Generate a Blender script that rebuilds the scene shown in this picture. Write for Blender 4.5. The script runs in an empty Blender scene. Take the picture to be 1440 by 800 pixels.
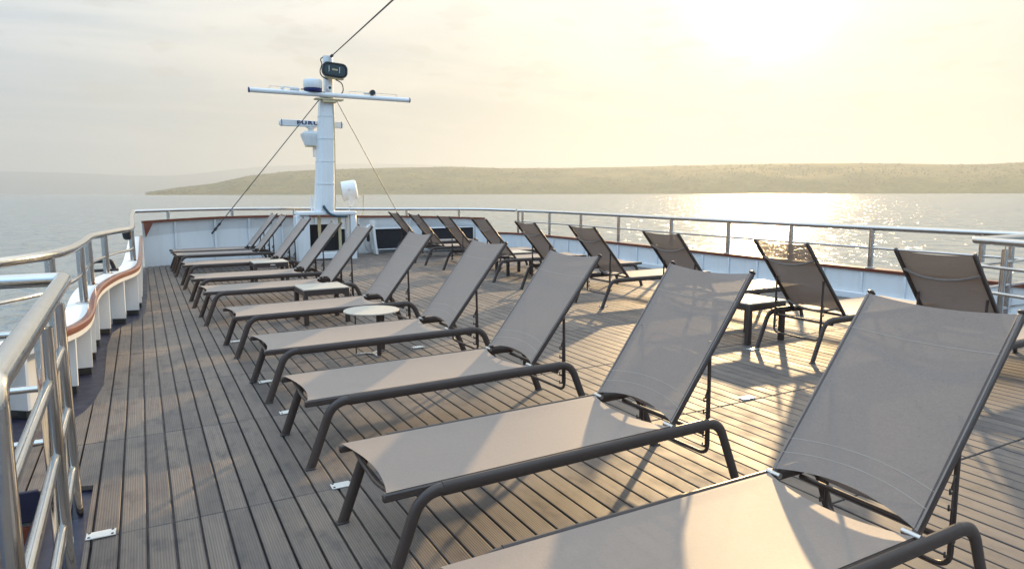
import bpy, bmesh, math, random
from math import sin, cos, tan, pi, radians, sqrt, atan2, exp
from mathutils import Vector, Matrix, noise
random.seed(7)
SC = bpy.context.scene
COL = SC.collection

# ------------------------------------------------------------------ camera
CAM_H, F_PX, PITCH, YAW, ROLL = 1.5, 947.4, 0.1355, 0.501, -0.0022
cd = bpy.data.cameras.new('camera'); cam = bpy.data.objects.new('camera', cd); COL.objects.link(cam)
cd.sensor_width = 36.0; cd.lens = F_PX * 36.0 / 1440.0
cd.clip_start = 0.05; cd.clip_end = 90000
fw = Vector((sin(YAW) * cos(PITCH), cos(YAW) * cos(PITCH), -sin(PITCH)))
rt = Vector((cos(YAW), -sin(YAW), 0)); up = rt.cross(fw)
rt2 = rt * cos(ROLL) + up * sin(ROLL); up2 = up * cos(ROLL) - rt * sin(ROLL)
M = Matrix((rt2, up2, -fw)).transposed().to_4x4(); M.translation = Vector((0, 0, CAM_H))
cam.matrix_world = M
SC.camera = cam

# ------------------------------------------------------------------ sky, sun, exposure
SUN_AZ, SUN_EL = radians(48.6), radians(14.5)         # azimuth from +Y towards +X
sd = Vector((sin(SUN_AZ) * cos(SUN_EL), cos(SUN_AZ) * cos(SUN_EL), sin(SUN_EL)))
SKY_STRENGTH, SUN_STRENGTH, EXPOSURE = 0.12, 4.4, 0.90
W = bpy.data.worlds.new('World'); SC.world = W; W.use_nodes = True
nt = W.node_tree; N = nt.nodes; L = nt.links; N.clear()
out = N.new('ShaderNodeOutputWorld'); bg = N.new('ShaderNodeBackground'); bg.inputs['Strength'].default_value = SKY_STRENGTH
sky = N.new('ShaderNodeTexSky'); sky.sky_type = 'NISHITA'; sky.sun_disc = False
sky.sun_elevation = SUN_EL; sky.sun_rotation = SUN_AZ
sky.air_density = 1.0; sky.dust_density = 0.6; sky.ozone_density = 1.0; sky.altitude = 0
tc = N.new('ShaderNodeTexCoord')
def mth(op, a=None, b=None, c=None, clamp=False, tree=None):
    t = tree or nt
    n = t.nodes.new('ShaderNodeMath'); n.operation = op; n.use_clamp = clamp
    for i, v in enumerate((a, b, c)):
        if v is None: continue
        if isinstance(v, (int, float)): n.inputs[i].default_value = v
        else: t.links.new(v, n.inputs[i])
    return n.outputs[0]
def mixc(f, a, b, tree=None, blend='MIX'):
    t = tree or nt
    n = t.nodes.new('ShaderNodeMix'); n.data_type = 'RGBA'; n.blend_type = blend
    for s, v in ((0, f), (6, a), (7, b)):
        if isinstance(v, (int, float)): n.inputs[s].default_value = v
        elif isinstance(v, (tuple, list)): n.inputs[s].default_value = (*v[:3], 1)
        else: t.links.new(v, n.inputs[s])
    return n.outputs[2]
nrm = N.new('ShaderNodeVectorMath'); nrm.operation = 'NORMALIZE'; L.new(tc.outputs['Generated'], nrm.inputs[0])
dot = N.new('ShaderNodeVectorMath'); dot.operation = 'DOT_PRODUCT'; L.new(nrm.outputs[0], dot.inputs[0]); dot.inputs[1].default_value = sd
d01 = mth('MAXIMUM', dot.outputs['Value'], 0.0)
glow_vw = mth('POWER', mth('MULTIPLY_ADD', dot.outputs['Value'], 0.5, 0.5), 2.2)
glow_ss = mth('MULTIPLY_ADD', dot.outputs['Value'], 0.85, 0.36, clamp=True)
glow_wide = mth('POWER', d01, 7.0)
glow_mid = mth('POWER', d01, 22.0)
glow_core = mth('POWER', d01, 500.0)
# thin high cloud deck seen in perspective: project the view direction on a plane overhead
sep = N.new('ShaderNodeSeparateXYZ'); L.new(nrm.outputs[0], sep.inputs[0])
zc = mth('MAXIMUM', sep.outputs[2], 0.0)
zden = mth('ADD', zc, 0.12)
comb = N.new('ShaderNodeCombineXYZ')
L.new(mth('DIVIDE', sep.outputs[0], zden), comb.inputs[0]); L.new(mth('DIVIDE', sep.outputs[1], zden), comb.inputs[1])
mp = N.new('ShaderNodeMapping'); L.new(comb.outputs[0], mp.inputs[0]); mp.inputs['Rotation'].default_value = (0, 0, 0.55); mp.inputs['Scale'].default_value = (0.45, 0.95, 1)
nz = N.new('ShaderNodeTexNoise'); L.new(mp.outputs[0], nz.inputs['Vector']); nz.inputs['Scale'].default_value = 1.15; nz.inputs['Detail'].default_value = 6; nz.inputs['Roughness'].default_value = 0.55; nz.inputs['Distortion'].default_value = 0.5
cl = N.new('ShaderNodeMapRange'); cl.interpolation_type = 'SMOOTHSTEP'; L.new(nz.outputs['Fac'], cl.inputs['Value'])
for k, v in (('From Min', 0.30), ('From Max', 0.70), ('To Min', 0.0), ('To Max', 1.0)): cl.inputs[k].default_value = v
nz2 = N.new('ShaderNodeTexNoise'); L.new(nrm.outputs[0], nz2.inputs['Vector']); nz2.inputs['Scale'].default_value = 13.0; nz2.inputs['Detail'].default_value = 5
mp2 = N.new('ShaderNodeMapping'); L.new(nrm.outputs[0], mp2.inputs[0]); mp2.inputs['Scale'].default_value = (1, 1, 3.4); L.new(mp2.outputs[0], nz2.inputs['Vector'])
puff = N.new('ShaderNodeMapRange'); puff.interpolation_type = 'SMOOTHSTEP'; L.new(nz2.outputs['Fac'], puff.inputs['Value'])
for k, v in (('From Min', 0.57), ('From Max', 0.66), ('To Min', 0.0), ('To Max', 1.0)): puff.inputs[k].default_value = v
lowband = mth('SUBTRACT', 1.0, mth('MULTIPLY', sep.outputs[2], 2.4), clamp=True)
puffm = mth('MULTIPLY', mth('MULTIPLY', puff.outputs[0], lowband), 0.9)
cool = mixc(cl.outputs[0], (2.7, 4.2, 6.2), (3.4, 4.9, 6.6))
warm = mixc(cl.outputs[0], (2.9, 3.25, 3.45), (4.9, 4.8, 4.5))
cloud_lit = mixc(glow_ss, cool, warm)
lift = mth('MINIMUM', mth('MULTIPLY_ADD', zc, 2.1, 0.46), 1.8)          # overcast sky: brighter overhead than at the horizon
vm = N.new('ShaderNodeVectorMath'); vm.operation = 'SCALE'; L.new(cloud_lit, vm.inputs[0]); L.new(lift, vm.inputs['Scale']); cloud_lit = vm.outputs[0]
veil = 0.96
cover = mth('ADD', mth('MULTIPLY', cl.outputs[0], 0.12), veil, clamp=True)
mixed = mixc(cover, sky.outputs[0], cloud_lit)
def addglow(base, g, col):
    m = mixc(g, (0, 0, 0), col)
    return mixc(1.0, base, m, blend='ADD')
mixed = addglow(mixed, glow_wide, (0.10, 0.04, 0.0))
mixed = addglow(mixed, glow_mid, (1.7, 1.5, 1.15))
mixed = addglow(mixed, glow_core, (10.0, 9.0, 7.0))
amber = mth('MULTIPLY', mth('POWER', d01, 3.5), mth('SUBTRACT', 1.0, mth('MULTIPLY', zc, 2.6), clamp=True), clamp=True)   # dusty low air towards the sun
mixed = mixc(amber, mixed, mixc(1.0, mixed, (1.0, 0.91, 0.74), blend='MULTIPLY'))
mixed = mixc(puffm, mixed, mixc(0.5, mixed, (2.6, 2.2, 1.8)))
L.new(mixed, bg.inputs['Color']); L.new(bg.outputs[0], out.inputs['Surface'])

sl = bpy.data.lights.new('sun', 'SUN'); sun = bpy.data.objects.new('sun', sl); COL.objects.link(sun)
sl.energy = SUN_STRENGTH; sl.angle = radians(1.2); sl.color = (1.0, 0.69, 0.35)
sun.rotation_euler = (-sd).to_track_quat('-Z', 'Y').to_euler(); sun.location = (30, 30, 40)

vs = SC.view_settings; vs.view_transform = 'Standard'; vs.look = 'None'; vs.gamma = 1.0; vs.exposure = EXPOSURE; vs.use_curve_mapping = False
SC.render.engine = 'CYCLES'
cy = SC.cycles
cy.max_bounces = 6; cy.diffuse_bounces = 3; cy.glossy_bounces = 3; cy.transmission_bounces = 4; cy.transparent_max_bounces = 8; cy.volume_bounces = 2
cy.sample_clamp_indirect = 6.0
cy.use_denoising = True

# ------------------------------------------------------------------ materials
def new_mat(name):
    m = bpy.data.materials.new(name); m.use_nodes = True
    t = m.node_tree; b = t.nodes['Principled BSDF']
    return m, t, b
def tex_noise(t, vec, scale, detail=4, rough=0.55, dist=0.0):
    n = t.nodes.new('ShaderNodeTexNoise'); n.inputs['Scale'].default_value = scale; n.inputs['Detail'].default_value = detail
    n.inputs['Roughness'].default_value = rough; n.inputs['Distortion'].default_value = dist
    if vec is not None: t.links.new(vec, n.inputs['Vector'])
    return n.outputs['Fac']
def mapping(t, vec, scale=(1, 1, 1), rot=(0, 0, 0)):
    n = t.nodes.new('ShaderNodeMapping'); n.inputs['Scale'].default_value = scale; n.inputs['Rotation'].default_value = rot
    t.links.new(vec, n.inputs[0]); return n.outputs[0]
def remap(t, v, a, b, c, d):
    n = t.nodes.new('ShaderNodeMapRange'); t.links.new(v, n.inputs['Value'])
    n.inputs['From Min'].default_value = a; n.inputs['From Max'].default_value = b; n.inputs['To Min'].default_value = c; n.inputs['To Max'].default_value = d
    return n.outputs[0]
def bump(t, b, h, strength, distance):
    n = t.nodes.new('ShaderNodeBump'); n.inputs['Strength'].default_value = strength; n.inputs['Distance'].default_value = distance
    t.links.new(h, n.inputs['Height']); t.links.new(n.outputs[0], b.inputs['Normal']); return n
def simple(name, col, rough=0.5, metal=0.0, var=0.12, scale=9.0, spec=0.5, bmp=0.0, bscale=60, rvar=0.08):
    m, t, b = new_mat(name)
    g = t.nodes.new('ShaderNodeNewGeometry')
    f = tex_noise(t, g.outputs['Position'], scale, 5)
    c = mixc(f, tuple(x * (1 - var) for x in col), tuple(min(1, x * (1 + var)) for x in col), t)
    t.links.new(c, b.inputs['Base Color'])
    f2 = tex_noise(t, g.outputs['Position'], scale * 2.7, 3)
    t.links.new(remap(t, f2, 0.3, 0.7, max(0.02, rough - rvar), rough + rvar), b.inputs['Roughness'])
    b.inputs['Metallic'].default_value = metal; b.inputs['Specular IOR Level'].default_value = spec
    if bmp:
        bump(t, b, tex_noise(t, g.outputs['Position'], bscale, 3), bmp, 0.002)
    return m
MAT = {}
MAT['taupe'] = simple('taupe_powder_coat', (0.060, 0.042, 0.034), 0.38, 0.0, 0.10, 6, 0.5, 0.10, 900)
MAT['taupe_dark'] = simple('taupe_plastic', (0.045, 0.036, 0.032), 0.5)
MAT['steel'] = simple('polished_stainless', (0.60, 0.585, 0.56), 0.12, 1.0, 0.10, 14, 0.5, 0.05, 160, 0.06)
MAT['zinc'] = simple('hinge_bolt_metal', (0.55, 0.54, 0.52), 0.3, 1.0)
MAT['thread'] = simple('sling_thread', (0.36, 0.305, 0.25), 0.7)
MAT['black_rubber'] = simple('black_rubber', (0.018, 0.018, 0.019), 0.6)
MAT['black_paint'] = simple('black_housing_paint', (0.025, 0.027, 0.028), 0.4)
MAT['navy'] = simple('navy_deck_paint', (0.013, 0.015, 0.040), 0.42, 0, 0.3, 4, 0.5, 0.2, 70)
MAT['under'] = simple('recess_shade_dark', (0.016, 0.015, 0.018), 0.8)  # near-black colour that carries the shade of recesses
MAT['table_top'] = simple('table_top_laminate', (0.47, 0.42, 0.345), 0.6, 0, 0.06, 20, 0.3)
MAT['tan_rung'] = simple('stair_tread_tan', (0.30, 0.21, 0.13), 0.6)
MAT['blue_ink'] = simple('blue_lettering', (0.006, 0.016, 0.11), 0.5)
MAT['cable'] = simple('cable_sheath', (0.03, 0.035, 0.04), 0.5)
MAT['hose'] = simple('blue_green_conduit', (0.03, 0.075, 0.10), 0.45)
MAT['wire'] = simple('steel_wire_rope', (0.10, 0.095, 0.09), 0.5, 0.6)
MAT['rust_beige'] = simple('aged_beige_paint', (0.55, 0.46, 0.27), 0.5, 0, 0.25, 20)

def white_paint(name, col):                           # gloss marine enamel with faint rust bleeding and grime streaks
    m, t, b = new_mat(name)
    g = t.nodes.new('ShaderNodeNewGeometry'); P = g.outputs['Position']
    streak = tex_noise(t, mapping(t, P, (9, 9, 0.9)), 1.0, 6, 0.6)
    blot = tex_noise(t, P, 2.2, 5)
    c = mixc(remap(t, streak, 0.52, 0.78, 0, 0.45), col, tuple(x * k for x, k in zip(col, (0.80, 0.77, 0.70))), t)
    c = mixc(remap(t, blot, 0.45, 0.7, 0, 0.25), c, tuple(x * 0.88 for x in col), t)
    rust = tex_noise(t, mapping(t, P, (14, 14, 2.2)), 1.0, 3, 0.5)
    c = mixc(remap(t, rust, 0.735, 0.80, 0, 0.45), c, (0.32, 0.17, 0.07), t)
    t.links.new(c, b.inputs['Base Color']); b.inputs['Roughness'].default_value = 0.34
    bump(t, b, tex_noise(t, P, 5, 3), 0.12, 0.02)
    return m
MAT['white'] = white_paint('white_marine_enamel', (0.78, 0.79, 0.78))
MAT['white_rib'] = white_paint('white_rib_enamel', (0.76, 0.775, 0.775))

def mahogany():
    m, t, b = new_mat('varnished_mahogany')
    g = t.nodes.new('ShaderNodeNewGeometry'); P = g.outputs['Position']
    grain = tex_noise(t, mapping(t, P, (30, 3, 30)), 1.0, 6, 0.65, 0.6)
    c = mixc(grain, (0.075, 0.016, 0.008), (0.235, 0.060, 0.024), t)
    wear = tex_noise(t, P, 4, 4); c = mixc(remap(t, wear, 0.55, 0.8, 0, 0.4), c, (0.30, 0.12, 0.06), t)
    t.links.new(c, b.inputs['Base Color']); b.inputs['Roughness'].default_value = 0.38; b.inputs['Coat Weight'].default_value = 0.3
    return m
MAT['mahogany'] = mahogany()

def sling_mat(name, base, see):
    m, t, b = new_mat(name)
    g = t.nodes.new('ShaderNodeTexCoord'); O = g.outputs['Object']
    w1 = t.nodes.new('ShaderNodeTexWave'); w1.bands_direction = 'X'; w1.inputs['Scale'].default_value = 95; t.links.new(O, w1.inputs['Vector'])
    w2 = t.nodes.new('ShaderNodeTexWave'); w2.bands_direction = 'Y'; w2.inputs['Scale'].default_value = 95; t.links.new(O, w2.inputs['Vector'])
    weave = mth('MULTIPLY', w1.outputs['Fac'], w2.outputs['Fac'], tree=t)
    fleck = tex_noise(t, mapping(t, O, (60, 420, 60)), 1.0, 3, 0.7)
    fleck2 = tex_noise(t, mapping(t, O, (420, 60, 60)), 1.0, 3, 0.7)
    fl = mth('ADD', mth('MULTIPLY', fleck, 0.5, tree=t), mth('MULTIPLY', fleck2, 0.5, tree=t), tree=t)
    c = mixc(remap(t, fl, 0.38, 0.62, 0, 1), tuple(x * 0.90 for x in base), tuple(x * 1.10 for x in base), t)
    big = tex_noise(t, O, 3.0, 4); c = mixc(remap(t, big, 0.4, 0.75, 0, 0.12), c, tuple(x * 0.78 for x in base), t)
    t.links.new(c, b.inputs['Base Color']); b.inputs['Roughness'].default_value = 0.55; b.inputs['Specular IOR Level'].default_value = 0.45
    b.inputs['Sheen Weight'].default_value = 0.15
    bump(t, b, weave, 0.15, 0.0006)
    tr = t.nodes.new('ShaderNodeBsdfTranslucent'); t.links.new(c, tr.inputs['Color'])
    tp = t.nodes.new('ShaderNodeBsdfTransparent')
    mx = t.nodes.new('ShaderNodeMixShader'); mx.inputs[0].default_value = 0.09; t.links.new(b.outputs[0], mx.inputs[1]); t.links.new(tr.outputs[0], mx.inputs[2])
    mx2 = t.nodes.new('ShaderNodeMixShader'); t.links.new(remap(t, weave, 0.0, 0.30, see, 0.0), mx2.inputs[0]); t.links.new(mx.outputs[0], mx2.inputs[1]); t.links.new(tp.outputs[0], mx2.inputs[2])
    o = [n for n in t.nodes if n.type == 'OUTPUT_MATERIAL'][0]
    t.links.new(mx2.outputs[0], o.inputs['Surface'])
    return m
MAT['sling'] = sling_mat('taupe_mesh_sling', (0.250, 0.198, 0.164), 0.09)

def plank_mat():
    m, t, b = new_mat('weathered_grooved_teak')
    g = t.nodes.new('ShaderNodeNewGeometry'); P = g.outputs['Position']
    oi = t.nodes.new('ShaderNodeObjectInfo')
    rnd = mth('FRACT', mth('ADD', oi.outputs['Random'], g.outputs['Random Per Island'], tree=t), tree=t)
    sepn = t.nodes.new('ShaderNodeSeparateXYZ'); t.links.new(P, sepn.inputs[0])
    # ten sawn grooves along each board
    ph = mth('MULTIPLY', sepn.outputs[0], 2 * pi / 0.0108, tree=t)
    gr = mth('MULTIPLY_ADD', mth('SINE', ph, tree=t), 0.5, 0.5, tree=t)
    grain = tex_noise(t, mapping(t, P, (70, 2.2, 1)), 1.0, 6, 0.65, 0.4)
    stain = tex_noise(t, mapping(t, P, (2.2, 1.1, 1)), 1.0, 6, 0.62, 0.3)
    blot = tex_noise(t, mapping(t, P, (9, 5, 1)), 1.0, 5, 0.6)
    c = mixc(rnd, (0.112, 0.093, 0.083), (0.208, 0.169, 0.140), t)
    c = mixc(remap(t, grain, 0.3, 0.75, 0, 0.55), c, (0.040, 0.036, 0.037), t)
    c = mixc(remap(t, stain, 0.45, 0.72, 0, 0.55), c, (0.235, 0.180, 0.135), t)
    c = mixc(remap(t, blot, 0.53, 0.70, 0, 0.60), c, (0.050, 0.047, 0.050), t)
    c = mixc(remap(t, gr, 0.0, 0.5, 0.45, 0.0), c, (0.030, 0.025, 0.023), t)
    t.links.new(c, b.inputs['Base Color'])
    r = remap(t, mth('ADD', blot, mth('MULTIPLY', rnd, 0.3, tree=t), tree=t), 0.3, 1.0, 0.50, 0.72)
    t.links.new(r, b.inputs['Roughness']); b.inputs['Specular IOR Level'].default_value = 0.5
    h = mth('ADD', mth('MULTIPLY', gr, 1.0, tree=t), mth('MULTIPLY', grain, 0.8, tree=t), tree=t)
    bump(t, b, h, 0.40, 0.0016)
    return m
MAT['plank'] = plank_mat()

def sea_mat():
    m, t, b = new_mat('sea_water')
    g = t.nodes.new('ShaderNodeNewGeometry'); P = g.outputs['Position']
    b.inputs['Base Color'].default_value = (0.15, 0.185, 0.19, 1); b.inputs['Roughness'].default_value = 0.15; b.inputs['IOR'].default_value = 1.5
    w1 = tex_noise(t, mapping(t, P, (0.34, 0.16, 1), (0, 0, -0.5)), 1.0, 4, 0.5, 0.5)
    w2 = tex_noise(t, mapping(t, P, (0.085, 0.035, 1), (0, 0, -0.35)), 1.0, 4, 0.55, 0.3)
    w3 = tex_noise(t, mapping(t, P, (1.1, 0.45, 1), (0, 0, -0.6)), 1.0, 3, 0.5, 0.4)
    crest = t.nodes.new('ShaderNodeMapRange'); crest.interpolation_type = 'SMOOTHSTEP'; t.links.new(w1, crest.inputs['Value'])
    for k_, v_ in (('From Min', 0.50), ('From Max', 0.74), ('To Min', 0.0), ('To Max', 0.55)): crest.inputs[k_].default_value = v_
    h = mth('ADD', mth('ADD', mth('ADD', crest.outputs[0], mth('MULTIPLY', w1, 0.35, tree=t), tree=t), mth('MULTIPLY', w2, 1.0, tree=t), tree=t), mth('MULTIPLY', w3, 0.22, tree=t), tree=t)
    bump(t, b, h, 0.85, 1.0)
    return m
MAT['sea'] = sea_mat()

def hill_mat(name, ca, cb, sc):
    m, t, b = new_mat(name)
    g = t.nodes.new('ShaderNodeNewGeometry'); P = g.outputs['Position']
    f = tex_noise(t, P, sc, 6, 0.65); f2 = tex_noise(t, P, sc * 7, 4, 0.6)
    c = mixc(remap(t, f, 0.38, 0.62, 0, 1), ca, cb, t)
    c = mixc(remap(t, f2, 0.45, 0.6, 0, 0.5), c, tuple(x * 0.55 for x in ca), t)
    t.links.new(c, b.inputs['Base Color']); b.inputs['Roughness'].default_value = 0.9; b.inputs['Specular IOR Level'].default_value = 0.1
    return m
MAT['hill'] = hill_mat('scrub_hillside', (0.110, 0.086, 0.012), (0.190, 0.140, 0.030), 0.006)
MAT['wood'] = hill_mat('pine_wood_canopy', (0.125, 0.094, 0.013), (0.185, 0.135, 0.026), 0.012)
MAT['mountain'] = hill_mat('far_mountain_rock', (0.06, 0.07, 0.06), (0.10, 0.10, 0.09), 0.0015)
def glass_mat():
    m, t, b = new_mat('lamp_lens_glass')
    b.inputs['Base Color'].default_value = (0.05, 0.07, 0.075, 1); b.inputs['Roughness'].default_value = 0.06; b.inputs['Metallic'].default_value = 0.35
    return m
MAT['lens'] = glass_mat()

# ------------------------------------------------------------------ mesh helpers
class MB:
    def __init__(s): s.v = []; s.f = []
    def add(s, vs, fs):
        o = len(s.v); s.v += [tuple(p) for p in vs]; s.f += [tuple(i + o for i in f) for f in fs]; return s
    def box(s, c, d, ch=0.0, rot=None):
        x, y, z = d[0] / 2, d[1] / 2, d[2] / 2
        c = Vector(c)
        if ch <= 0:
            vs = [Vector((i * x, j * y, k * z)) for i in (-1, 1) for j in (-1, 1) for k in (-1, 1)]
            fs = [(0, 1, 3, 2), (4, 6, 7, 5), (0, 4, 5, 1), (2, 3, 7, 6), (0, 2, 6, 4), (1, 5, 7, 3)]
        else:
            ch = min(ch, 0.45 * min(d))
            bm = bmesh.new(); bmesh.ops.create_cube(bm, size=1.0)
            for v in bm.verts: v.co = Vector((v.co.x * d[0], v.co.y * d[1], v.co.z * d[2]))
            bmesh.ops.bevel(bm, geom=list(bm.edges), offset=ch, segments=1, affect='EDGES', profile=0.5)
            bm.verts.index_update(); vs = [v.co.copy() for v in bm.verts]; fs = [tuple(v.index for v in f.verts) for f in bm.faces]; bm.free()
        if rot is not None: vs = [rot @ v for v in vs]
        return s.add([c + v for v in vs], fs)
    def sweep(s, path, prof, ref=(0, 0, 1), closed=False, caps=True):
        """prof: list of (u, w); u along ref (made normal to the path), w along tangent x u"""
        P = [Vector(p) for p in path]; n = len(P); ref = Vector(ref); m = len(prof); o = len(s.v)
        for i in range(n):
            a = P[(i - 1) % n] if (closed or i > 0) else P[i]; b = P[(i + 1) % n] if (closed or i < n - 1) else P[i]
            t = (b - a).normalized()
            k = 1.0
            if 0 < i < n - 1 or closed:
                d1 = (P[i] - a).normalized(); d2 = (b - P[i]).normalized()
                cs = sqrt(max(0.05, (1 + d1.dot(d2)) / 2)); k = 1 / cs
            u = ref - t * ref.dot(t)
            if u.length < 1e-6: u = t.orthogonal()
            u.normalize(); w = t.cross(u)
            for (pu, pw) in prof: s.v.append(tuple(P[i] + u * pu + w * pw * (k if k < 1.5 else 1)))
        rng = n if closed else n - 1
        for i in range(rng):
            for j in range(m):
                a = o + i * m + j; b = o + i * m + (j + 1) % m; c2 = o + ((i + 1) % n) * m + (j + 1) % m; d = o + ((i + 1) % n) * m + j
                s.f.append((a, d, c2, b))
        if caps and not closed:
            s.f.append(tuple(o + j for j in range(m))); s.f.append(tuple(o + (n - 1) * m + j for j in reversed(range(m))))
        return s
    def tube(s, path, r, n=12, ref=(0, 0, 1), **k):
        return s.sweep(path, [(r * cos(2 * pi * j / n), r * sin(2 * pi * j / n)) for j in range(n)], ref, **k)
    def cyl(s, a, b, r, n=16, r2=None):
        a = Vector(a); b = Vector(b); r2 = r if r2 is None else r2
        t = (b - a).normalized(); u = t.orthogonal().normalized(); w = t.cross(u); o = len(s.v)
        for q, rr in ((a, r), (b, r2)):
            for j in range(n): s.v.append(tuple(q + u * rr * cos(2 * pi * j / n) + w * rr * sin(2 * pi * j / n)))
        for j in range(n): s.f.append((o + j, o + (j + 1) % n, o + n + (j + 1) % n, o + n + j))
        s.f.append(tuple(o + j for j in reversed(range(n)))); s.f.append(tuple(o + n + j for j in range(n)))
        return s
    def lathe(s, c, prof, axis=(0, 0, 1), n=24):
        """prof: list of (r, h) along axis"""
        c = Vector(c); t = Vector(axis).normalized(); u = t.orthogonal().normalized(); w = t.cross(u); o = len(s.v); m = len(prof)
        for r, h in prof:
            for j in range(n): s.v.append(tuple(c + t * h + u * r * cos(2 * pi * j / n) + w * r * sin(2 * pi * j / n)))
        for i in range(m - 1):
            for j in range(n): s.f.append((o + i * n + j, o + i * n + (j + 1) % n, o + (i + 1) * n + (j + 1) % n, o + (i + 1) * n + j))
        s.f.append(tuple(o + j for j in reversed(range(n)))); s.f.append(tuple(o + (m - 1) * n + j for j in range(n)))
        return s
    def grid(s, rows):
        m = len(rows[0]); o = len(s.v)
        for r in rows: s.v += [tuple(p) for p in r]
        for i in range(len(rows) - 1):
            for j in range(m - 1): s.f.append((o + i * m + j, o + i * m + j + 1, o + (i + 1) * m + j + 1, o + (i + 1) * m + j))
        return s
    def prism(s, poly, z0, z1):
        n = len(poly); o = len(s.v)
        s.v += [(x, y, z0) for x, y in poly] + [(x, y, z1) for x, y in poly]
        s.f.append(tuple(o + i for i in reversed(range(n)))); s.f.append(tuple(o + n + i for i in range(n)))
        for i in range(n): s.f.append((o + i, o + (i + 1) % n, o + n + (i + 1) % n, o + n + i))
        return s
    def mesh(s, name, mat, smooth=True, angle=38):
        me = bpy.data.meshes.new(name); me.from_pydata(s.v, [], s.f); me.update()
        bm = bmesh.new(); bm.from_mesh(me); bmesh.ops.recalc_face_normals(bm, faces=bm.faces); bm.to_mesh(me); bm.free()
        if smooth:
            me.polygons.foreach_set('use_smooth', [True] * len(me.polygons)); me.set_sharp_from_angle(angle=radians(angle))
        me.materials.append(MAT[mat] if isinstance(mat, str) else mat)
        return me
    def build(s, name, mat, parent=None, **k):
        o = bpy.data.objects.new(name, s.mesh(name, mat, **k)); COL.objects.link(o)
        if parent is not None: o.parent = parent
        return o
def link(name, me, parent=None, loc=None):
    o = bpy.data.objects.new(name, me); COL.objects.link(o)
    if parent is not None: o.parent = parent
    if loc is not None: o.location = loc
    return o
def thing(name, label, cat, loc=(0, 0, 0), rz=0.0, group=None):
    o = bpy.data.objects.new(name, None); COL.objects.link(o); o.empty_display_size = 0.2
    o.location = loc; o.rotation_euler = (0, 0, rz); o['label'] = label; o['category'] = cat
    if group: o['group'] = group
    return o
def tag(o, label=None, cat=None, group=None, kind=None):
    for k, v in (('label', label), ('category', cat), ('group', group), ('kind', kind)):
        if v: o[k] = v
    return o
def copy_tree(o, parent=None):
    c = o.copy(); COL.objects.link(c)
    if parent is not None:
        c.parent = parent; c.matrix_parent_inverse = o.matrix_parent_inverse.copy()
    for ch in list(o.children): copy_tree(ch, c)
    return c
def rounded(pts, r, seg=6):
    """round the corners of a polyline"""
    P = [Vector(p) for p in pts]; rr = r if isinstance(r, (list, tuple)) else [r] * len(P); o = [P[0]]
    for i in range(1, len(P) - 1):
        a = (P[i - 1] - P[i]); b = (P[i + 1] - P[i]); la, lb = a.length, b.length; a.normalize(); b.normalize()
        ang = a.angle(b); d = min(rr[i] / tan(ang / 2), la * 0.48, lb * 0.48)
        p0 = P[i] + a * d; p1 = P[i] + b * d
        for k in range(seg + 1):
            t = k / seg; q = p0 * (1 - t) ** 2 + P[i] * 2 * t * (1 - t) + p1 * t * t; o.append(q)
    o.append(P[-1]); return o
def spline(pts, seg=8):
    P = [Vector(p) for p in pts]; o = []
    for i in range(len(P) - 1):
        a = P[max(0, i - 1)]; b = P[i]; c = P[i + 1]; d = P[min(len(P) - 1, i + 2)]
        for k in range(seg):
            t = k / seg
            o.append(0.5 * ((2 * b) + (c - a) * t + (2 * a - 5 * b + 4 * c - d) * t * t + (3 * b - a - 3 * c + d) * t ** 3))
    o.append(P[-1]); return o
def lerp_table(tab, x):
    if x <= tab[0][0]: return tab[0][1]
    for (x0, y0), (x1, y1) in zip(tab, tab[1:]):
        if x <= x1: return y0 + (y1 - y0) * (x - x0) / (x1 - x0)
    return tab[-1][1]

# ------------------------------------------------------------------ sea, hills
SEA_Z = -7.0
R_SEA = 26000
sea_mb = MB(); rings = [0.0, 60, 300, 1500, 6000, R_SEA]; nseg = 48
sv = [(0, 0, SEA_Z)]
for r in rings[1:]:
    sv += [(r * cos(2 * pi * j / nseg), r * sin(2 * pi * j / nseg), SEA_Z) for j in range(nseg)]
sf = [(0, 1 + j, 1 + (j + 1) % nseg) for j in range(nseg)]
for i in range(len(rings) - 2):
    a = 1 + i * nseg; b = a + nseg
    sf += [(a + j, b + j, b + (j + 1) % nseg, a + (j + 1) % nseg) for j in range(nseg)]
sea_mb.add(sv, sf); tag(sea_mb.build('sea', 'sea'), kind='structure')

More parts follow.
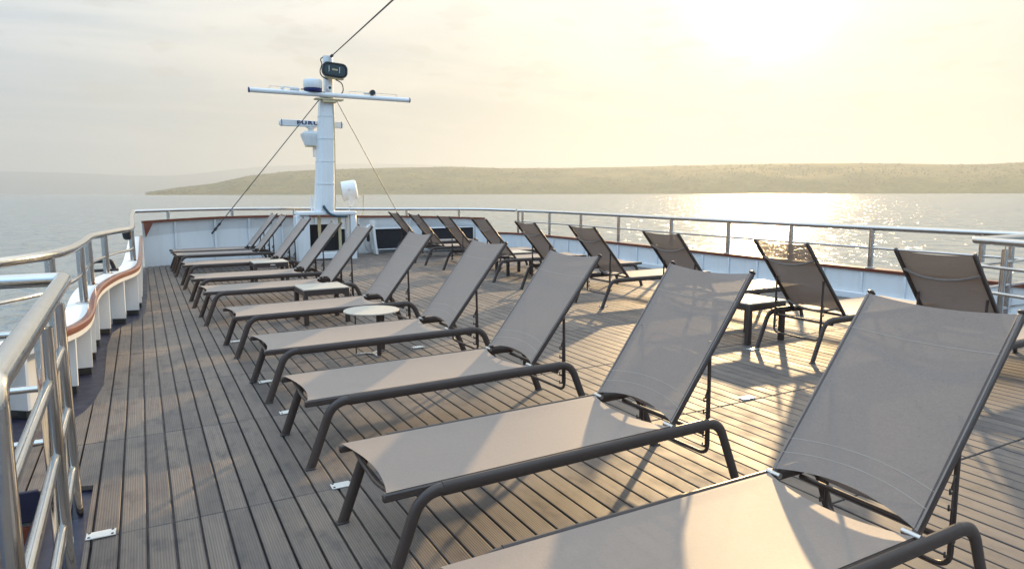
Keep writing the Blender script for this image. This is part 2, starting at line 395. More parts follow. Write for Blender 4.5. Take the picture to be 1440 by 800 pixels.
def az_of(u): return YAW + math.atan((u - 720) / (F_PX / cos(PITCH)) )
def elev_of(v): return (271.0 - v) / F_PX
ISL = [(205, 270.4), (222, 268), (250, 263.5), (300, 258), (325, 253), (350, 247.5), (400, 241.5), (450, 239), (550, 236.5), (640, 235.5), (700, 237.5), (800, 237.5), (900, 235.5), (1000, 233.5), (1060, 232.5), (1200, 231.5), (1270, 232.5), (1330, 234), (1380, 233.5), (1440, 230.5), (1600, 226), (1900, 240), (2300, 262), (2600, 271)]
MTN = [(-900, 268), (-500, 250), (-200, 243), (0, 240.5), (67, 241.5), (133, 244), (187, 246.5), (244, 247), (290, 243), (330, 238), (380, 234), (440, 232), (520, 231), (580, 232), (640, 234), (760, 242), (900, 254), (1100, 262), (1300, 271)]
def hill(name, prof, r0, rr, r1, nu, nr, mat, namp, nfreq, step):
    rows = []; u0, u1 = prof[0][0], prof[-1][0]
    for i in range(nu + 1):
        u = u0 + (u1 - u0) * i / nu; a = az_of(u); el = max(0.0, elev_of(lerp_table(prof, u))) * max(0.3, cos(a - YAW))
        top = rr * el + CAM_H - SEA_Z; row = []
        edge = min(1.0, el / 0.010)
        for j in range(nr + 1):
            q = j / nr; r = r0 + (r1 - r0) * q
            rq = (r - r0) / (rr - r0) if r < rr else 1 - (r - rr) / (r1 - rr)
            rq = max(0.0, min(1.0, rq))
            h = top * (rq ** 0.72 if r < rr else rq ** 1.4)
            x, y = r * sin(a), r * cos(a)
            nn = noise.fractal(Vector((x * nfreq, y * nfreq, 1.3)), 1.0, 2.0, 5)
            h += namp * nn * edge * sin(pi * min(1, rq * 0.9 + 0.02)) * (0.35 if rq > 0.9 else 1)
            row.append((x, y, SEA_Z - 1.5 + max(0, h) + (2.0 if j else 0)))
        rows.append(row)
    o = MB().grid(rows).build(name, mat, angle=180); tag(o, kind='structure')
    return rows
isl_rows = hill('hillside', ISL, 3700, 4500, 5600, 420, 26, 'hill', 16, 0.0028, 1)
hill('mountains', MTN, 14500, 16000, 18500, 180, 16, 'mountain', 50, 0.0009, 1)

# tree cover on the island: crowns far too many and small to tell apart
wd = MB(); rng = random.Random(3)
ICO = bmesh.new(); bmesh.ops.create_icosphere(ICO, subdivisions=1, radius=1.0); ICO.verts.index_update()
icv = [v.co.copy() for v in ICO.verts]; icf = [tuple(v.index for v in f.verts) for f in ICO.faces]; ICO.free()
def crown(x, y, z, s):
    rot = rng.uniform(0, 6.28); k = rng.uniform(0.75, 1.25)
    vs_ = [(x + s * (v.x * cos(rot) - v.y * sin(rot)) * rng.uniform(.8, 1.2), y + s * (v.x * sin(rot) + v.y * cos(rot)) * rng.uniform(.8, 1.2), z + s * k * v.z * rng.uniform(.8, 1.2)) for v in icv]
    wd.add(vs_, icf)
for i in range(10500):
    ui = rng.random() * (len(isl_rows) - 2); 
    if i < 2200: ji = 18.9 + rng.uniform(-1.2, 0.8)
    else: ji = rng.uniform(0.6, 18.5)
    a, b = int(ui), int(ji); fa, fb = ui - a, ji - b
    if b + 1 >= len(isl_rows[0]): continue
    p = [Vector(isl_rows[a + da][b + db]) * (fa if da else 1 - fa) * (fb if db else 1 - fb) for da in (0, 1) for db in (0, 1)]
    p = p[0] + p[1] + p[2] + p[3]
    if p.z < SEA_Z + 3: continue
    if noise.noise(Vector((p.x * 0.004, p.y * 0.004, 0))) < -0.22: continue
    s = rng.uniform(2.4, 4.6) if i >= 2200 else rng.uniform(3.0, 6.5)
    crown(p.x, p.y, p.z + s * 0.25, s)
tag(wd.build('woodland', 'wood', angle=180), kind='stuff')

# ------------------------------------------------------------------ deck
deck_root = bpy.data.objects.new('deck', None); COL.objects.link(deck_root); deck_root['kind'] = 'structure'
PORT_EDGE = [(-4.0, -0.31), (3.98, -0.31), (4.02, -0.86), (4.1, -0.85), (4.52, -0.75), (4.73, -0.68), (5.04, -0.57), (5.38, -0.44), (5.62, -0.39), (6.1, -0.35), (6.9, -0.365), (7.7, -0.38), (8.4, -0.36), (8.75, -0.28), (9.1, -0.12), (9.6, -0.035), (10.9, -0.005), (15.6, 0.02)]
def bow_y(X): return lerp_table([(-0.3, 15.75), (0.08, 15.86), (0.82, 16.14), (1.86, 16.45), (3.32, 16.70), (4.2, 16.74), (5.06, 16.72), (5.96, 16.60), (7.32, 16.30), (7.95, 16.08), (8.3, 15.9), (8.65, 15.4), (8.8, 14.5)], X)
STBD_EDGE = 8.80
J_LEFT = [-2.07, -0.72, 0.63, 1.975, 3.32, 4.66, 5.90, 7.17, 8.44, 9.75, 11.05, 12.4, 13.7, 15.0, 17]
J_MID = [-2.07, -0.72, 0.63, 1.975, 3.33, 4.67, 6.05, 7.45, 9.05, 10.6, 12.1, 13.6, 15.1, 17]
PITCH_X, GAP, X0 = 0.108, 0.0105, -0.388
me_cache = {}
def plank_mesh(l, w):
    key = (round(l, 3), round(w, 3))
    if key not in me_cache:
        c = 0.0034; t = 0.024; xs = w / 2; ys = l / 2
        v = [(sx * xs, sy * ys, -t) for sx, sy in ((-1, -1), (1, -1), (1, 1), (-1, 1))] + [(sx * xs, sy * ys, -c) for sx, sy in ((-1, -1), (1, -1), (1, 1), (-1, 1))] + [(sx * (xs - c), sy * (ys - c), 0) for sx, sy in ((-1, -1), (1, -1), (1, 1), (-1, 1))]
        f = [(8, 9, 10, 11)] + [(i, (i + 1) % 4, 4 + (i + 1) % 4, 4 + i) for i in range(4)] + [(4 + i, 4 + (i + 1) % 4, 8 + (i + 1) % 4, 8 + i) for i in range(4)]
        me_cache[key] = MB().add(v, f).mesh('plank', 'plank', smooth=False)
    return me_cache[key]
def proj(p):
    d = Vector(p) - Vector((0, 0, CAM_H)); z = d.dot(fw)
    if z < 0.2: return None
    return 720 + F_PX * d.dot(rt2) / z, 400 - F_PX * d.dot(up2) / z, z
cells = []
prng = random.Random(11)
for k in range(-8, 86):
    xa = X0 + PITCH_X * k; xb = xa + PITCH_X - GAP; xm = (xa + xb) / 2
    J = J_LEFT if xm < 1.15 else J_MID
    jo = 0.0
    ymax = bow_y(xm) - 0.10
    for y0, y1 in zip(J, J[1:]):
        stag = 0
        jg = 0.003 if xm < 1.15 else 0.006; ya, yb = y0 + jg, y1 - jg
        yb = min(yb, ymax)
        if yb - ya < 0.08: continue
        if xb > STBD_EDGE and not (xm < STBD_EDGE): continue
        if xm > 7.5 and (y0 < 3.6): 
            if xm > 7.72 and yb > 1.0 and yb < 3.6: continue
        # clip on the port side
        seg = []
        n = 10
        edge = [(lerp_table(PORT_EDGE, ya + (yb - ya) * i / n), ya + (yb - ya) * i / n) for i in range(n + 1)]
        if max(e[0] for e in edge) <= xa: cells.append((xa, xb, ya, yb, None)); continue
        if min(e[0] for e in edge) >= xb - 0.01: continue
        run = []
        fine = 60
        pts = []
        for i in range(fine + 1):
            y = ya + (yb - ya) * i / fine; e = max(xa, lerp_table(PORT_EDGE, y))
            if e < xb - 0.006: pts.append((e, y))
            elif pts: 
                if pts[-1][1] - pts[0][1] > 0.05: seg.append(pts)
                pts = []
        if pts and pts[-1][1] - pts[0][1] > 0.05: seg.append(pts)
        for pts in seg:
            thin = [pts[0]] + [q for a_, q, b_ in zip(pts, pts[1:], pts[2:]) if abs((b_[0] - a_[0]) * (q[1] - a_[1]) - (q[0] - a_[0]) * (b_[1] - a_[1])) > 1e-5] + [pts[-1]]
            cells.append((xa, xb, pts[0][1], pts[-1][1], [(xb, pts[0][1]), (xb, pts[-1][1])] + thin[::-1]))
scored = []
for c in cells:
    p = proj(((c[0] + c[1]) / 2, (c[2] + c[3]) / 2, 0)); sc_ = 0
    if p and -60 < p[0] < 1500 and p[1] < 980: sc_ = 1 / p[2]
    else:
        for yy in (c[2], c[3]):
            q = proj(((c[0] + c[1]) / 2, yy, 0))
            if q and -10 < q[0] < 1450 and q[1] < 810: sc_ = max(sc_, 1 / q[2])
    scored.append((sc_, c))
scored.sort(key=lambda a: -a[0])
rest = MB()
for i, (s_, c) in enumerate(scored):
    xa, xb, ya, yb, poly = c; dz = prng.uniform(-0.0012, 0.0012); tilt = prng.uniform(-0.0035, 0.0035)
    if i < 296 and s_ > 0:
        if poly is None:
            o = link('plank', plank_mesh(yb - ya, xb - xa), deck_root, ((xa + xb) / 2, (ya + yb) / 2, dz)); o.rotation_euler = (0, tilt, prng.uniform(-0.0006, 0.0006))
        else:
            m_ = MB().prism([(x - (xa + xb) / 2, y - ya) for x, y in poly], -0.024, 0)
            o = link('plank', m_.mesh('plank', 'plank', smooth=False), deck_root, ((xa + xb) / 2, ya, dz))
    else:
        if poly is None:
            me = plank_mesh(yb - ya, xb - xa)
            rest.add([(v.co.x + (xa + xb) / 2, v.co.y + (ya + yb) / 2, v.co.z + dz + v.co.x * tilt) for v in me.vertices], [tuple(f.vertices) for f in me.polygons])
        else: rest.prism(poly, -0.024, dz)
r_ = rest.build('planking', 'plank', deck_root, smooth=False); r_['kind'] = 'stuff'

# painted steel deck below the boards, open at the stairwell
sub = MB()
OPEN_X0, OPEN_X1, OPEN_Y0, OPEN_Y1 = -1.35, -0.52, 0.9, 3.90
def quad(m, x0, x1, y0, y1, z): m.add([(x0, y0, z), (x1, y0, z), (x1, y1, z), (x0, y1, z)], [(0, 1, 2, 3)])
PLATE_PORT = [(-4.0, -1.80), (3.9, -1.76), (4.6, -1.55), (5.1, -1.20), (5.5, -0.95), (5.85, -0.72), (6.4, -0.62), (7.7, -0.62), (8.4, -0.56), (9.0, -0.42), (9.8, -0.24), (10.6, -0.20), (15.7, -0.15)]
ys_ = sorted(set([-4.0, OPEN_Y0, OPEN_Y1, 15.85] + [y for y, x in PLATE_PORT]))
for y0, y1 in zip(ys_, ys_[1:]):
    xa, xb = lerp_table(PLATE_PORT, y0), lerp_table(PLATE_PORT, y1)
    if OPEN_Y0 <= y0 < OPEN_Y1:
        sub.add([(xa, y0, -0.03), (OPEN_X0, y0, -0.03), (OPEN_X0, y1, -0.03), (xb, y1, -0.03)], [(0, 1, 2, 3)]); quad(sub, OPEN_X1, 9.0, y0, y1, -0.03)
    else: sub.add([(xa, y0, -0.03), (9.0, y0, -0.03), (9.0, y1, -0.03), (xb, y1, -0.03)], [(0, 1, 2, 3)])
for i in range(30):
    x0, x1 = -0.1 + 9.0 * i / 30, -0.1 + 9.0 * (i + 1) / 30
    sub.add([(x0, 15.85, -0.03), (x1, 15.85, -0.03), (x1, max(15.86, bow_y(x1) + 0.05), -0.03), (x0, max(15.86, bow_y(x0) + 0.05), -0.03)], [(0, 1, 2, 3)])
tag(sub.build('deck_plating', 'navy', smooth=False), kind='structure')

# ------------------------------------------------------------------ stairwell on the port side
st = thing('stairwell', 'navy rimmed stair opening in the deck inside the steel guard rails', 'stairwell', (-0.9, 2.4, 0))
def S(m): m.v = [(x + 0.9, y - 2.4, z) for x, y, z in m.v]; return m
cm = MB()
cm.box((OPEN_X1 + 0.012, (OPEN_Y0 + OPEN_Y1) / 2, -0.03), (0.024, OPEN_Y1 - OPEN_Y0 + 0.05, 0.16), 0.006)
cm.box(((OPEN_X0 + OPEN_X1) / 2 - 0.013, OPEN_Y1 + 0.012, -0.03), (OPEN_X1 - OPEN_X0, 0.024, 0.16), 0.006)
cm.box((OPEN_X0 - 0.012, (OPEN_Y0 + OPEN_Y1) / 2, -0.03), (0.024, OPEN_Y1 - OPEN_Y0, 0.16), 0.006)
S(cm).build('coaming', 'navy', st)
S(MB().box(((OPEN_X0 + OPEN_X1) / 2, OPEN_Y1 - 0.02, -0.30), (OPEN_X1 - OPEN_X0 - 0.02, 0.03, 0.36), 0.005)).build('head_board', 'mahogany', st)
wl = MB().box((OPEN_X1 - 0.015, 2.4, -1.3), (0.03, 2.98, 2.34)).box((OPEN_X0 + 0.015, 2.4, -1.3), (0.03, 2.98, 2.34)).box(((OPEN_X0 + OPEN_X1) / 2, OPEN_Y0 + 0.02, -1.3), (OPEN_X1 - OPEN_X0 - 0.07, 0.03, 2.34)).box(((OPEN_X0 + OPEN_X1) / 2, OPEN_Y1 - 0.045, -1.55), (OPEN_X1 - OPEN_X0 - 0.07, 0.02, 1.9))
S(wl).build('well_lining', 'white', st)
for i in range(9):
    S(MB().box(((OPEN_X0 + OPEN_X1) / 2, 1.0 + 0.26 * i, -0.12 - 0.2 * i), (OPEN_X1 - OPEN_X0 - 0.08, 0.27, 0.04), 0.006)).build('tread', 'tan_rung', st)
S(MB().tube(rounded([(OPEN_X0 + 0.20, 3.35, -1.9), (OPEN_X0 + 0.20, 3.78, -0.55), (OPEN_X0 + 0.30, 3.80, -0.50), (OPEN_X0 + 0.34, 3.60, -1.2)], 0.06), 0.012)).build('grab_handle', 'steel', st)

# ------------------------------------------------------------------ stainless rails
RAIL_GROUP = 'stainless railings along the deck edge'
def post(parent, x, y, z0, z1, r=0.030, plate=True, pin=0.0, n=18):
    o = MB().cyl((x, y, z0), (x, y, z1 - pin), r, n).build('post', 'steel', parent)
    if pin: MB().cyl((x, y, z1 - pin + 0.0005), (x, y, z1 - 0.01), r * 0.22, 8).build('pin', 'steel', o)
    if plate: MB().lathe((x, y, z0), [(r * 2.0, 0.0), (r * 2.0, 0.008), (r * 1.7, 0.012)], n=20).build('base_plate', 'steel', o)
    return o
# port stair guard
g = thing('stair_guard', 'polished steel guard rail around the stair opening beside the navy painted strip', 'railing', (-0.36, 3.67, 0))
def G(path): return [(x + 0.36, y - 3.67, z) for x, y, z in path]
GZ = 1.065
top = [(-1.45, 4.17, GZ), (-0.37, 4.12, GZ), (-0.328, 1.86, GZ), (-0.325, 1.80, 0.0)]
MB().tube(G(rounded(top, [0, 0.06, 0.05, 0], 8)), 0.036, 20, ref=(0.3, 0.3, 1)).build('top_rail', 'steel', g)
for x, y in ((-0.37, 3.67), (-0.352, 3.02)):
    post(g, x + 0.36, y - 3.67, -0.03, GZ - 0.028, 0.033, False, 0.035)
post(g, -1.0, 0.47, -0.03, GZ - 0.028, 0.033, False, 0.035)
for z in (0.79, 0.50, 0.214):
    MB().tube(G([(-0.362, 3.67, z), (-0.348, 3.02, z), (-0.325, 1.82, z)]), 0.0185, 12).build('mid_rail', 'steel', g)
    MB().tube(G(rounded([(-1.45, 4.17, z + 0.01), (-0.40, 4.10, z + 0.01), (-0.37, 3.67, z + 0.01)], 0.07)), 0.0185, 12).build('mid_rail', 'steel', g)
# starboard stair guard
g2 = thing('stair_guard', 'bright steel guard rail at the right frame edge behind the lounger beside it', 'railing', (7.55, 3.55, 0))
def G2(path): return [(x - 7.55, y - 3.55, z) for x, y, z in path]
MB().tube(G2(rounded([(8.82, 3.84, 1.0), (7.57, 3.83, 1.0), (7.22, 2.4, 1.0), (7.2, 2.3, 0)], [0, 0.07, 0.06, 0], 8)), 0.036, 20, ref=(0.3, 0.3, 1)).build('top_rail', 'steel', g2)
for x, y in ((7.545, 3.52), (8.36, 3.84), (7.36, 2.85)):
    post(g2, x - 7.55, y - 3.55, -0.03, 0.975, 0.030, False, 0.05)
for z in (0.74, 0.48, 0.22):
    MB().tube(G2(rounded([(8.82, 3.84, z), (7.59, 3.82, z), (7.22, 2.4, z)], 0.07)), 0.0185, 12).build('mid_rail', 'steel', g2)

# ------------------------------------------------------------------ bulwarks
def path_len(P):
    s = [0.0]
    for a, b in zip(P, P[1:]): s.append(s[-1] + (Vector(b) - Vector(a)).length)
    return s
def at_s(P, S_, s):
    for i in range(len(P) - 1):
        if s <= S_[i + 1] or i == len(P) - 2:
            t = (s - S_[i]) / max(1e-9, S_[i + 1] - S_[i]); return Vector(P[i]).lerp(Vector(P[i + 1]), t)
def near_s(P, S_, x, y):
    best = (1e9, 0)
    for k in range(1200):
        s = S_[-1] * k / 1199; q = at_s(P, S_, s); d = (q.x - x) ** 2 + (q.y - y) ** 2
        if d < best[0]: best = (d, s)
    return best[1]
def offs(P, d):
    """offset in plan to the left of travel"""
    o = []
    for i in range(len(P)):
        a = Vector(P[max(0, i - 1)]); b = Vector(P[min(len(P) - 1, i + 1)]); t = (b - a); t.z = 0; t.normalize()
        o.append(Vector(P[i]) + Vector((-t.y, t.x, 0)) * d)
    return o
def wall_loft(base, cap, thick, out_sign):
    """solid wall: inner face from base to cap, outer face offset"""
    ob = offs(base, thick * out_sign); oc = offs(cap, thick * out_sign)
    m = MB(); rows = []
    rows = [[b, c, c2, b2, b] for b, c, c2, b2 in zip(base, cap, oc, ob)]
    m.grid(rows)
    o = len(m.v); 
    return m
CAPP = [(0.13, 0.022), (0.125, 0.03), (-0.028, 0.03), (-0.040, 0.018), (-0.040, -0.014), (-0.028, -0.024), (0.13, -0.024)]
# --- port: base and cap paths from bow to stern
pb = spline([(-0.02, 15.75, -0.03), (-0.03, 13, -0.03), (-0.045, 11, -0.03), (-0.12, 9.5, -0.03), (-0.25, 8.7, -0.03), (-0.42, 7.9, -0.03), (-0.50, 7.1, -0.03), (-0.50, 6.2, -0.03), (-0.53, 5.62, -0.03), (-0.68, 5.25, -0.03), (-0.88, 4.9, -0.03), (-1.25, 4.55, -0.03), (-1.55, 4.0, -0.03), (-1.6, 2.5, -0.03), (-1.6, -1.5, -0.03), (-1.6, -4, -0.03)], 7)
pc = spline([(-0.02, 15.75, 0.60), (-0.03, 13, 0.58), (-0.045, 10.6, 0.55), (-0.10, 9.6, 0.54), (-0.28, 8.92, 0.53), (-0.40, 8.25, 0.51), (-0.44, 7.7, 0.475), (-0.43, 6.85, 0.44), (-0.46, 6.28, 0.45), (-0.55, 5.85, 0.465), (-0.70, 5.55, 0.47), (-0.90, 5.30, 0.47), (-1.28, 4.85, 0.47), (-1.58, 4.2, 0.47), (-1.62, 2.5, 0.47), (-1.62, -4, 0.47)], 7)
bwk = thing('bulwark', 'white ribbed bulwark with red brown cap curving in an S along the left deck edge', 'bulwark', (-0.4, 8, 0), group='white bulwarks round the deck')
def sh(m, o): m.v = [(x - o[0], y - o[1], z - o[2]) for x, y, z in m.v]; return m
O = (-0.4, 8, 0)
plate_path = offs(pc, -0.165)
m = MB(); rows = []
for p in plate_path: rows.append([Vector((p.x, p.y, -0.03)), Vector((p.x, p.y, p.z - 0.004))])
po = offs(pc, -0.205)
rows = [[Vector((a_.x, a_.y, -0.03)), Vector((a_.x, a_.y, a_.z - 0.01)), Vector((b_.x, b_.y, b_.z - 0.01)), Vector((b_.x, b_.y, -0.03)), Vector((a_.x, a_.y, -0.03))] for a_, b_ in zip(plate_path, po)]
sh(m.grid(rows), O).build('plating', 'white', bwk)
cap_poly = [Vector(p) for p in pc]
prof = [(0.000, -0.004), (0.010, -0.014), (0.034, -0.014), (0.046, -0.002), (0.046, 0.038), (-0.012, 0.038), (-0.014, -0.004)]
sh(MB().sweep(cap_poly, prof, ref=(0, 0, 1)), O).build('cap_rail', 'mahogany', bwk)
sh(MB().sweep(cap_poly, [(0.030, 0.0385), (0.030, 0.215), (0.0, 0.215), (0.0, 0.0385)], ref=(0, 0, 1)), O).build('ledge', 'white', bwk)
sh(MB().sweep(cap_poly, [(-0.0145, -0.004), (-0.0145, 0.03), (-0.055, 0.03), (-0.055, 0.0)], ref=(0, 0, 1)), O).build('coaming_strip', 'white_rib', bwk)
Sc = path_len(pc)
for i in range(22):
    s = 0.45 + i * 0.62
    if s > Sc[-1] - 0.3: break
    c = at_s(pc, Sc, s); c2 = at_s(pc, Sc, s + 0.03); t = (c2 - c); t.z = 0; t.normalize(); n_ = Vector((-t.y, t.x, 0))
    m = MB(); e = 0.011
    q = [(c - n_ * 0.004, c.z - 0.016), (c - n_ * 0.17, c.z - 0.016), (c - n_ * 0.17, 0.03), (c - n_ * 0.004 - n_ * 0.012, 0.03)]
    vs_ = [Vector((p.x, p.y, z)) + t * e * sg for sg in (-1, 1) for p, z in q]
    m.add(vs_, [(0, 1, 2, 3), (7, 6, 5, 4)] + [(k, k + 4, (k + 1) % 4 + 4, (k + 1) % 4) for k in range(4)])
    f_ = sh(m, O).build('rib', 'white_rib', bwk, smooth=False)
    m = MB(); cc = Vector((c.x, c.y, 0)) - n_ * 0.09
    ang_ = atan2(n_.y, n_.x)
    m.box((cc.x, cc.y, 0.0), (0.13, 0.035, 0.058), 0.0, Matrix.Rotation(ang_, 3, 'Z'))
    sh(m, O).build('foot', 'black_paint', f_, smooth=False)  # black block added for the shadowed slot under the rib, no real foot

# port ship's rail
pr = thing('ship_railing', 'steel railing on posts above the curved red brown cap over the water', 'railing', (-0.4, 8, 0), group=RAIL_GROUP)
PP = [(-0.135, 10.65, 0.55), (-0.40, 9.25, 0.535), (-0.51, 8.35, 0.515), (-0.52, 7.38, 0.465), (-0.63, 6.12, 0.47), (-1.22, 5.15, 0.48), (-1.68, 3.6, 0.48), (-1.70, 1.6, 0.48)]
for x, y, z in PP: post(pr, x - O[0], y - O[1], z + 0.02, 1.02, 0.035, True)
rail = spline([(-0.13, 15.76, 1.137), (-0.145, 13.2, 1.09), (-0.13, 10.65, 1.03), (-0.26, 9.9, 1.03), (-0.40, 9.25, 1.03), (-0.49, 8.75, 1.03), (-0.51, 8.35, 1.03), (-0.51, 7.9, 1.03), (-0.52, 7.38, 1.03), (-0.545, 6.75, 1.035), (-0.63, 6.12, 1.04), (-0.85, 5.6, 1.04), (-1.22, 5.15, 1.04), (-1.55, 4.4, 1.04), (-1.68, 3.6, 1.04), (-1.70, 1.6, 1.04), (-1.70, -1.0, 1.04)], 6)
sh(MB().tube(rail, 0.038, 16), O).build('top_rail', 'steel', pr)
sh(MB().tube([Vector((p.x, p.y, p.z - 0.27)) for p in rail if p.y < 10.7], 0.018, 10), O).build('mid_rail', 'steel', pr)

# --- bow wall
BOW = [(0.0, 15.83, .915, 1.137), (0.82, 16.14, .945, 1.148), (1.86, 16.45, .965, 1.147), (3.32, 16.70, .955, 1.130), (4.2, 16.74, .93, 1.112), (5.06, 16.72, .905, 1.096), (5.96, 16.60, .893, 1.086), (7.32, 16.30, .845, 1.072), (7.95, 16.08, .82, 1.06)]
bt = [tuple(x[:2]) for x in BOW]
bb = spline([(x, y, -0.03) for x, y, c, r in BOW], 6); bc = spline([(x, y - 0.075, c) for x, y, c, r in BOW], 6); bk = spline([(x, y - 0.0, c * (0.66 + 0.07 * min(1, x / 1.2))) for x, y, c, r in BOW], 6)
bw = thing('bulwark', 'high white bow bulwark with red brown cap across the far end of the deck', 'bulwark', (4, 16.4, 0), group='white bulwarks round the deck')
O2 = (4, 16.4, 0)
m = MB()
rows = []
for b, k, c in zip(bb, bk, bc):
    rows.append([b, k, Vector((c.x, c.y, c.z - 0.02)), Vector((c.x, c.y + 0.07, c.z - 0.02)), Vector((k.x, k.y + 0.09, k.z)), Vector((b.x, b.y + 0.09, -0.03)), b])
sh(m.grid(rows), O2).build('plating', 'white', bw, angle=12)
sh(MB().sweep(bc, [(0.022, -0.02), (0.028, -0.008), (0.028, 0.06), (-0.022, 0.06), (-0.025, 0.03), (-0.025, -0.02)][::-1], ref=(0, 0, 1)), O2).build('cap_rail', 'mahogany', bw)
for X in (0.62, 1.42, 2.15, 2.9, 3.7, 4.75, 6.05, 7.1, 7.75):
    y = lerp_table([(a[0], a[1]) for a in BOW], X); c = lerp_table([(a[0], a[2]) for a in BOW], X)
    m = MB(); w = 0.022
    q = [(y - 0.0, 0.0), (y - 0.05, 0.0), (y - 0.045, c * 0.70), (y - 0.115, c - 0.03), (y - 0.075, c - 0.03), (y, c * 0.70)]
    vs_ = [(X + sg * w, a, z) for sg in (-1, 1) for a, z in q]
    n = len(q); fs = [tuple(range(n)), tuple(reversed(range(n, 2 * n)))] + [(i, n + i, n + (i + 1) % n, (i + 1) % n) for i in range(n)]
    sh(m.add(vs_, fs), O2).build('rib', 'white_rib', bw, smooth=False)
# mahogany gusset at the port corner
m = MB(); q = [(0.03, 0.895), (0.20, 0.895), (0.05, 0.60)]
vs_ = [(x, y_, z) for y_ in (15.62, 15.70) for x, z in q]
sh(m.add(vs_, [(0, 1, 2), (5, 4, 3), (0, 3, 4, 1), (1, 4, 5, 2), (2, 5, 3, 0)]), O2).build('gusset', 'mahogany', bw, smooth=False)
# bow wall lockers: solid near-black blocks stand in for the shade inside them
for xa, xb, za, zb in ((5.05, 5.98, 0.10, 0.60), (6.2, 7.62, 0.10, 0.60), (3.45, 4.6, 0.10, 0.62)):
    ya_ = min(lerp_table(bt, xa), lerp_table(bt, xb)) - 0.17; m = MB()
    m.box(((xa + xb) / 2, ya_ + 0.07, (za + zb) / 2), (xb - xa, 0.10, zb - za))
    fr = sh(m, O2).build('locker_shade', 'under', bw, smooth=False)
    m = MB(); t_ = 0.018
    m.box(((xa + xb) / 2, ya_ + 0.06, zb + t_ / 2), (xb - xa + 2 * t_, 0.15, t_), .006).box(((xa + xb) / 2, ya_ + 0.06, za - t_ / 2), (xb - xa + 2 * t_, 0.15, t_), .006)
    m.box((xa - t_ / 2, ya_ + 0.06, (za + zb) / 2), (t_, 0.148, zb - za), .006).box((xb + t_ / 2, ya_ + 0.06, (za + zb) / 2), (t_, 0.148, zb - za), .006)
    sh(m, O2).build('locker_frame', 'white_rib', bw)
br = thing('ship_railing', 'low steel rail on short posts along the top of the bow wall', 'railing', (4, 16.4, 0), group=RAIL_GROUP)
rl = spline([(-0.13, 15.76, 1.137)] + [(x, y - 0.05, r) for x, y, c, r in BOW] + [(8.33, 15.88, 1.045), (8.62, 15.50, 1.035)], 6)
sh(MB().tube(rl, 0.037, 14), O2).build('top_rail', 'steel', br)
for X in (0.50, 1.80, 3.20, 4.55, 5.98, 7.32):
    c = lerp_table([(a[0], a[2]) for a in BOW], X); r = lerp_table([(a[0], a[3]) for a in BOW], X); y = lerp_table([(a[0], a[1]) for a in BOW], X) - 0.05
    post(br, X - 4, y - 16.4, c + 0.02, r - 0.01, 0.035, True, n=14)

# --- starboard
sb = thing('bulwark', 'low white bulwark with brown cap along the right deck edge towards the sun', 'bulwark', (8.9, 8, 0), group='white bulwarks round the deck')
O3 = (8.9, 8, 0)
SW = [(7.95, 16.1), (8.25, 15.95), (8.55, 15.55), (8.74, 14.9), (8.82, 14.0), (8.88, 12.5), (8.90, 11), (8.90, 9), (8.90, 7), (8.90, 5), (8.92, 3), (8.95, 0), (8.95, -4)]
sbp = spline([(x, y, -0.03) for x, y in SW], 5); scp = spline([(x, y, 0.415 + 0.02 * max(0, (y - 10) / 6)) for x, y in SW], 5)
sh(wall_loft(sbp, [Vector((p.x, p.y, p.z - 0.02)) for p in scp], 0.10, 1), O3).build('plating', 'white', sb)
sh(MB().sweep(scp, [(0.022, 0.035), (0.026, 0.022), (0.026, -0.125), (-0.022, -0.125), (-0.024, 0.022), (-0.016, 0.035)], ref=(0, 0, 1)), O3).build('cap_rail', 'mahogany', sb)
for i in range(22):
    y = 14.6 - i * 0.62
    x = lerp_table([(b, a) for a, b in SW][::-1], y)
    sh(MB().box((x - 0.016, y, 0.19), (0.03, 0.035, 0.37), 0.004), O3).build('rib', 'white_rib', sb)
sh(MB().box((8.868, 5, 0.035), (0.05, 17, 0.10), 0.01), O3).build('kickboard', 'white_rib', sb)
sr = thing('ship_railing', 'steel railing with two bars along the right side in front of the sunlit sea', 'railing', (8.9, 8, 0), group=RAIL_GROUP)
srl = [Vector((x + 0.03, y, 1.03 - 0.03 * min(1, max(0, (16 - y) / 8)))) for x, y, _ in [(p.x, p.y, 0) for p in offs(scp, 0.03)]]
srl = [p for p in srl if p.y < 15.55]
sh(MB().tube(srl, 0.038, 16), O3).build('top_rail', 'steel', sr)
sh(MB().tube([Vector((p.x, p.y, p.z - 0.28)) for p in srl], 0.018, 10), O3).build('mid_rail', 'steel', sr)
for u in (700, 735, 773, 817, 870, 944, 1024, 1112, 1225, 1380, 1700, 2400):
    best = min(srl, key=lambda p: abs((proj((p.x, p.y, 0.7)) or (9e9,))[0] - u))
    i = srl.index(best); 
    for a_, b_ in zip(srl, srl[1:]):
        pa, pb_ = proj((a_.x, a_.y, 0.7)), proj((b_.x, b_.y, 0.7))
        if pa and pb_ and pa[0] <= u <= pb_[0]:
            lo_, hi_ = a_, b_
            for _ in range(30):
                md = lo_.lerp(hi_, 0.5)
                if proj((md.x, md.y, 0.7))[0] < u: lo_ = md
                else: hi_ = md
            best = lo_
    post(sr, best.x - O3[0], best.y - O3[1], 0.441, best.z - 0.01, 0.036, True, n=14)

# hull below the deck
hl = offs(pc, -0.215)[::-1] + [Vector((p.x, p.y + 0.09, -0.03)) for p in bb] + offs(sbp, 0.10)
m = MB(); m.grid([[Vector((p.x, p.y, -0.02)), Vector((p.x * 0.98 + 0.08, p.y - 0.3, -3.5)), Vector((p.x * 0.96 + 0.16, p.y - 0.5, SEA_Z - 0.5))] for p in hl])
tag(m.build('hull', 'white'), 'white ship hull side falling to the water outside the deck', 'hull')

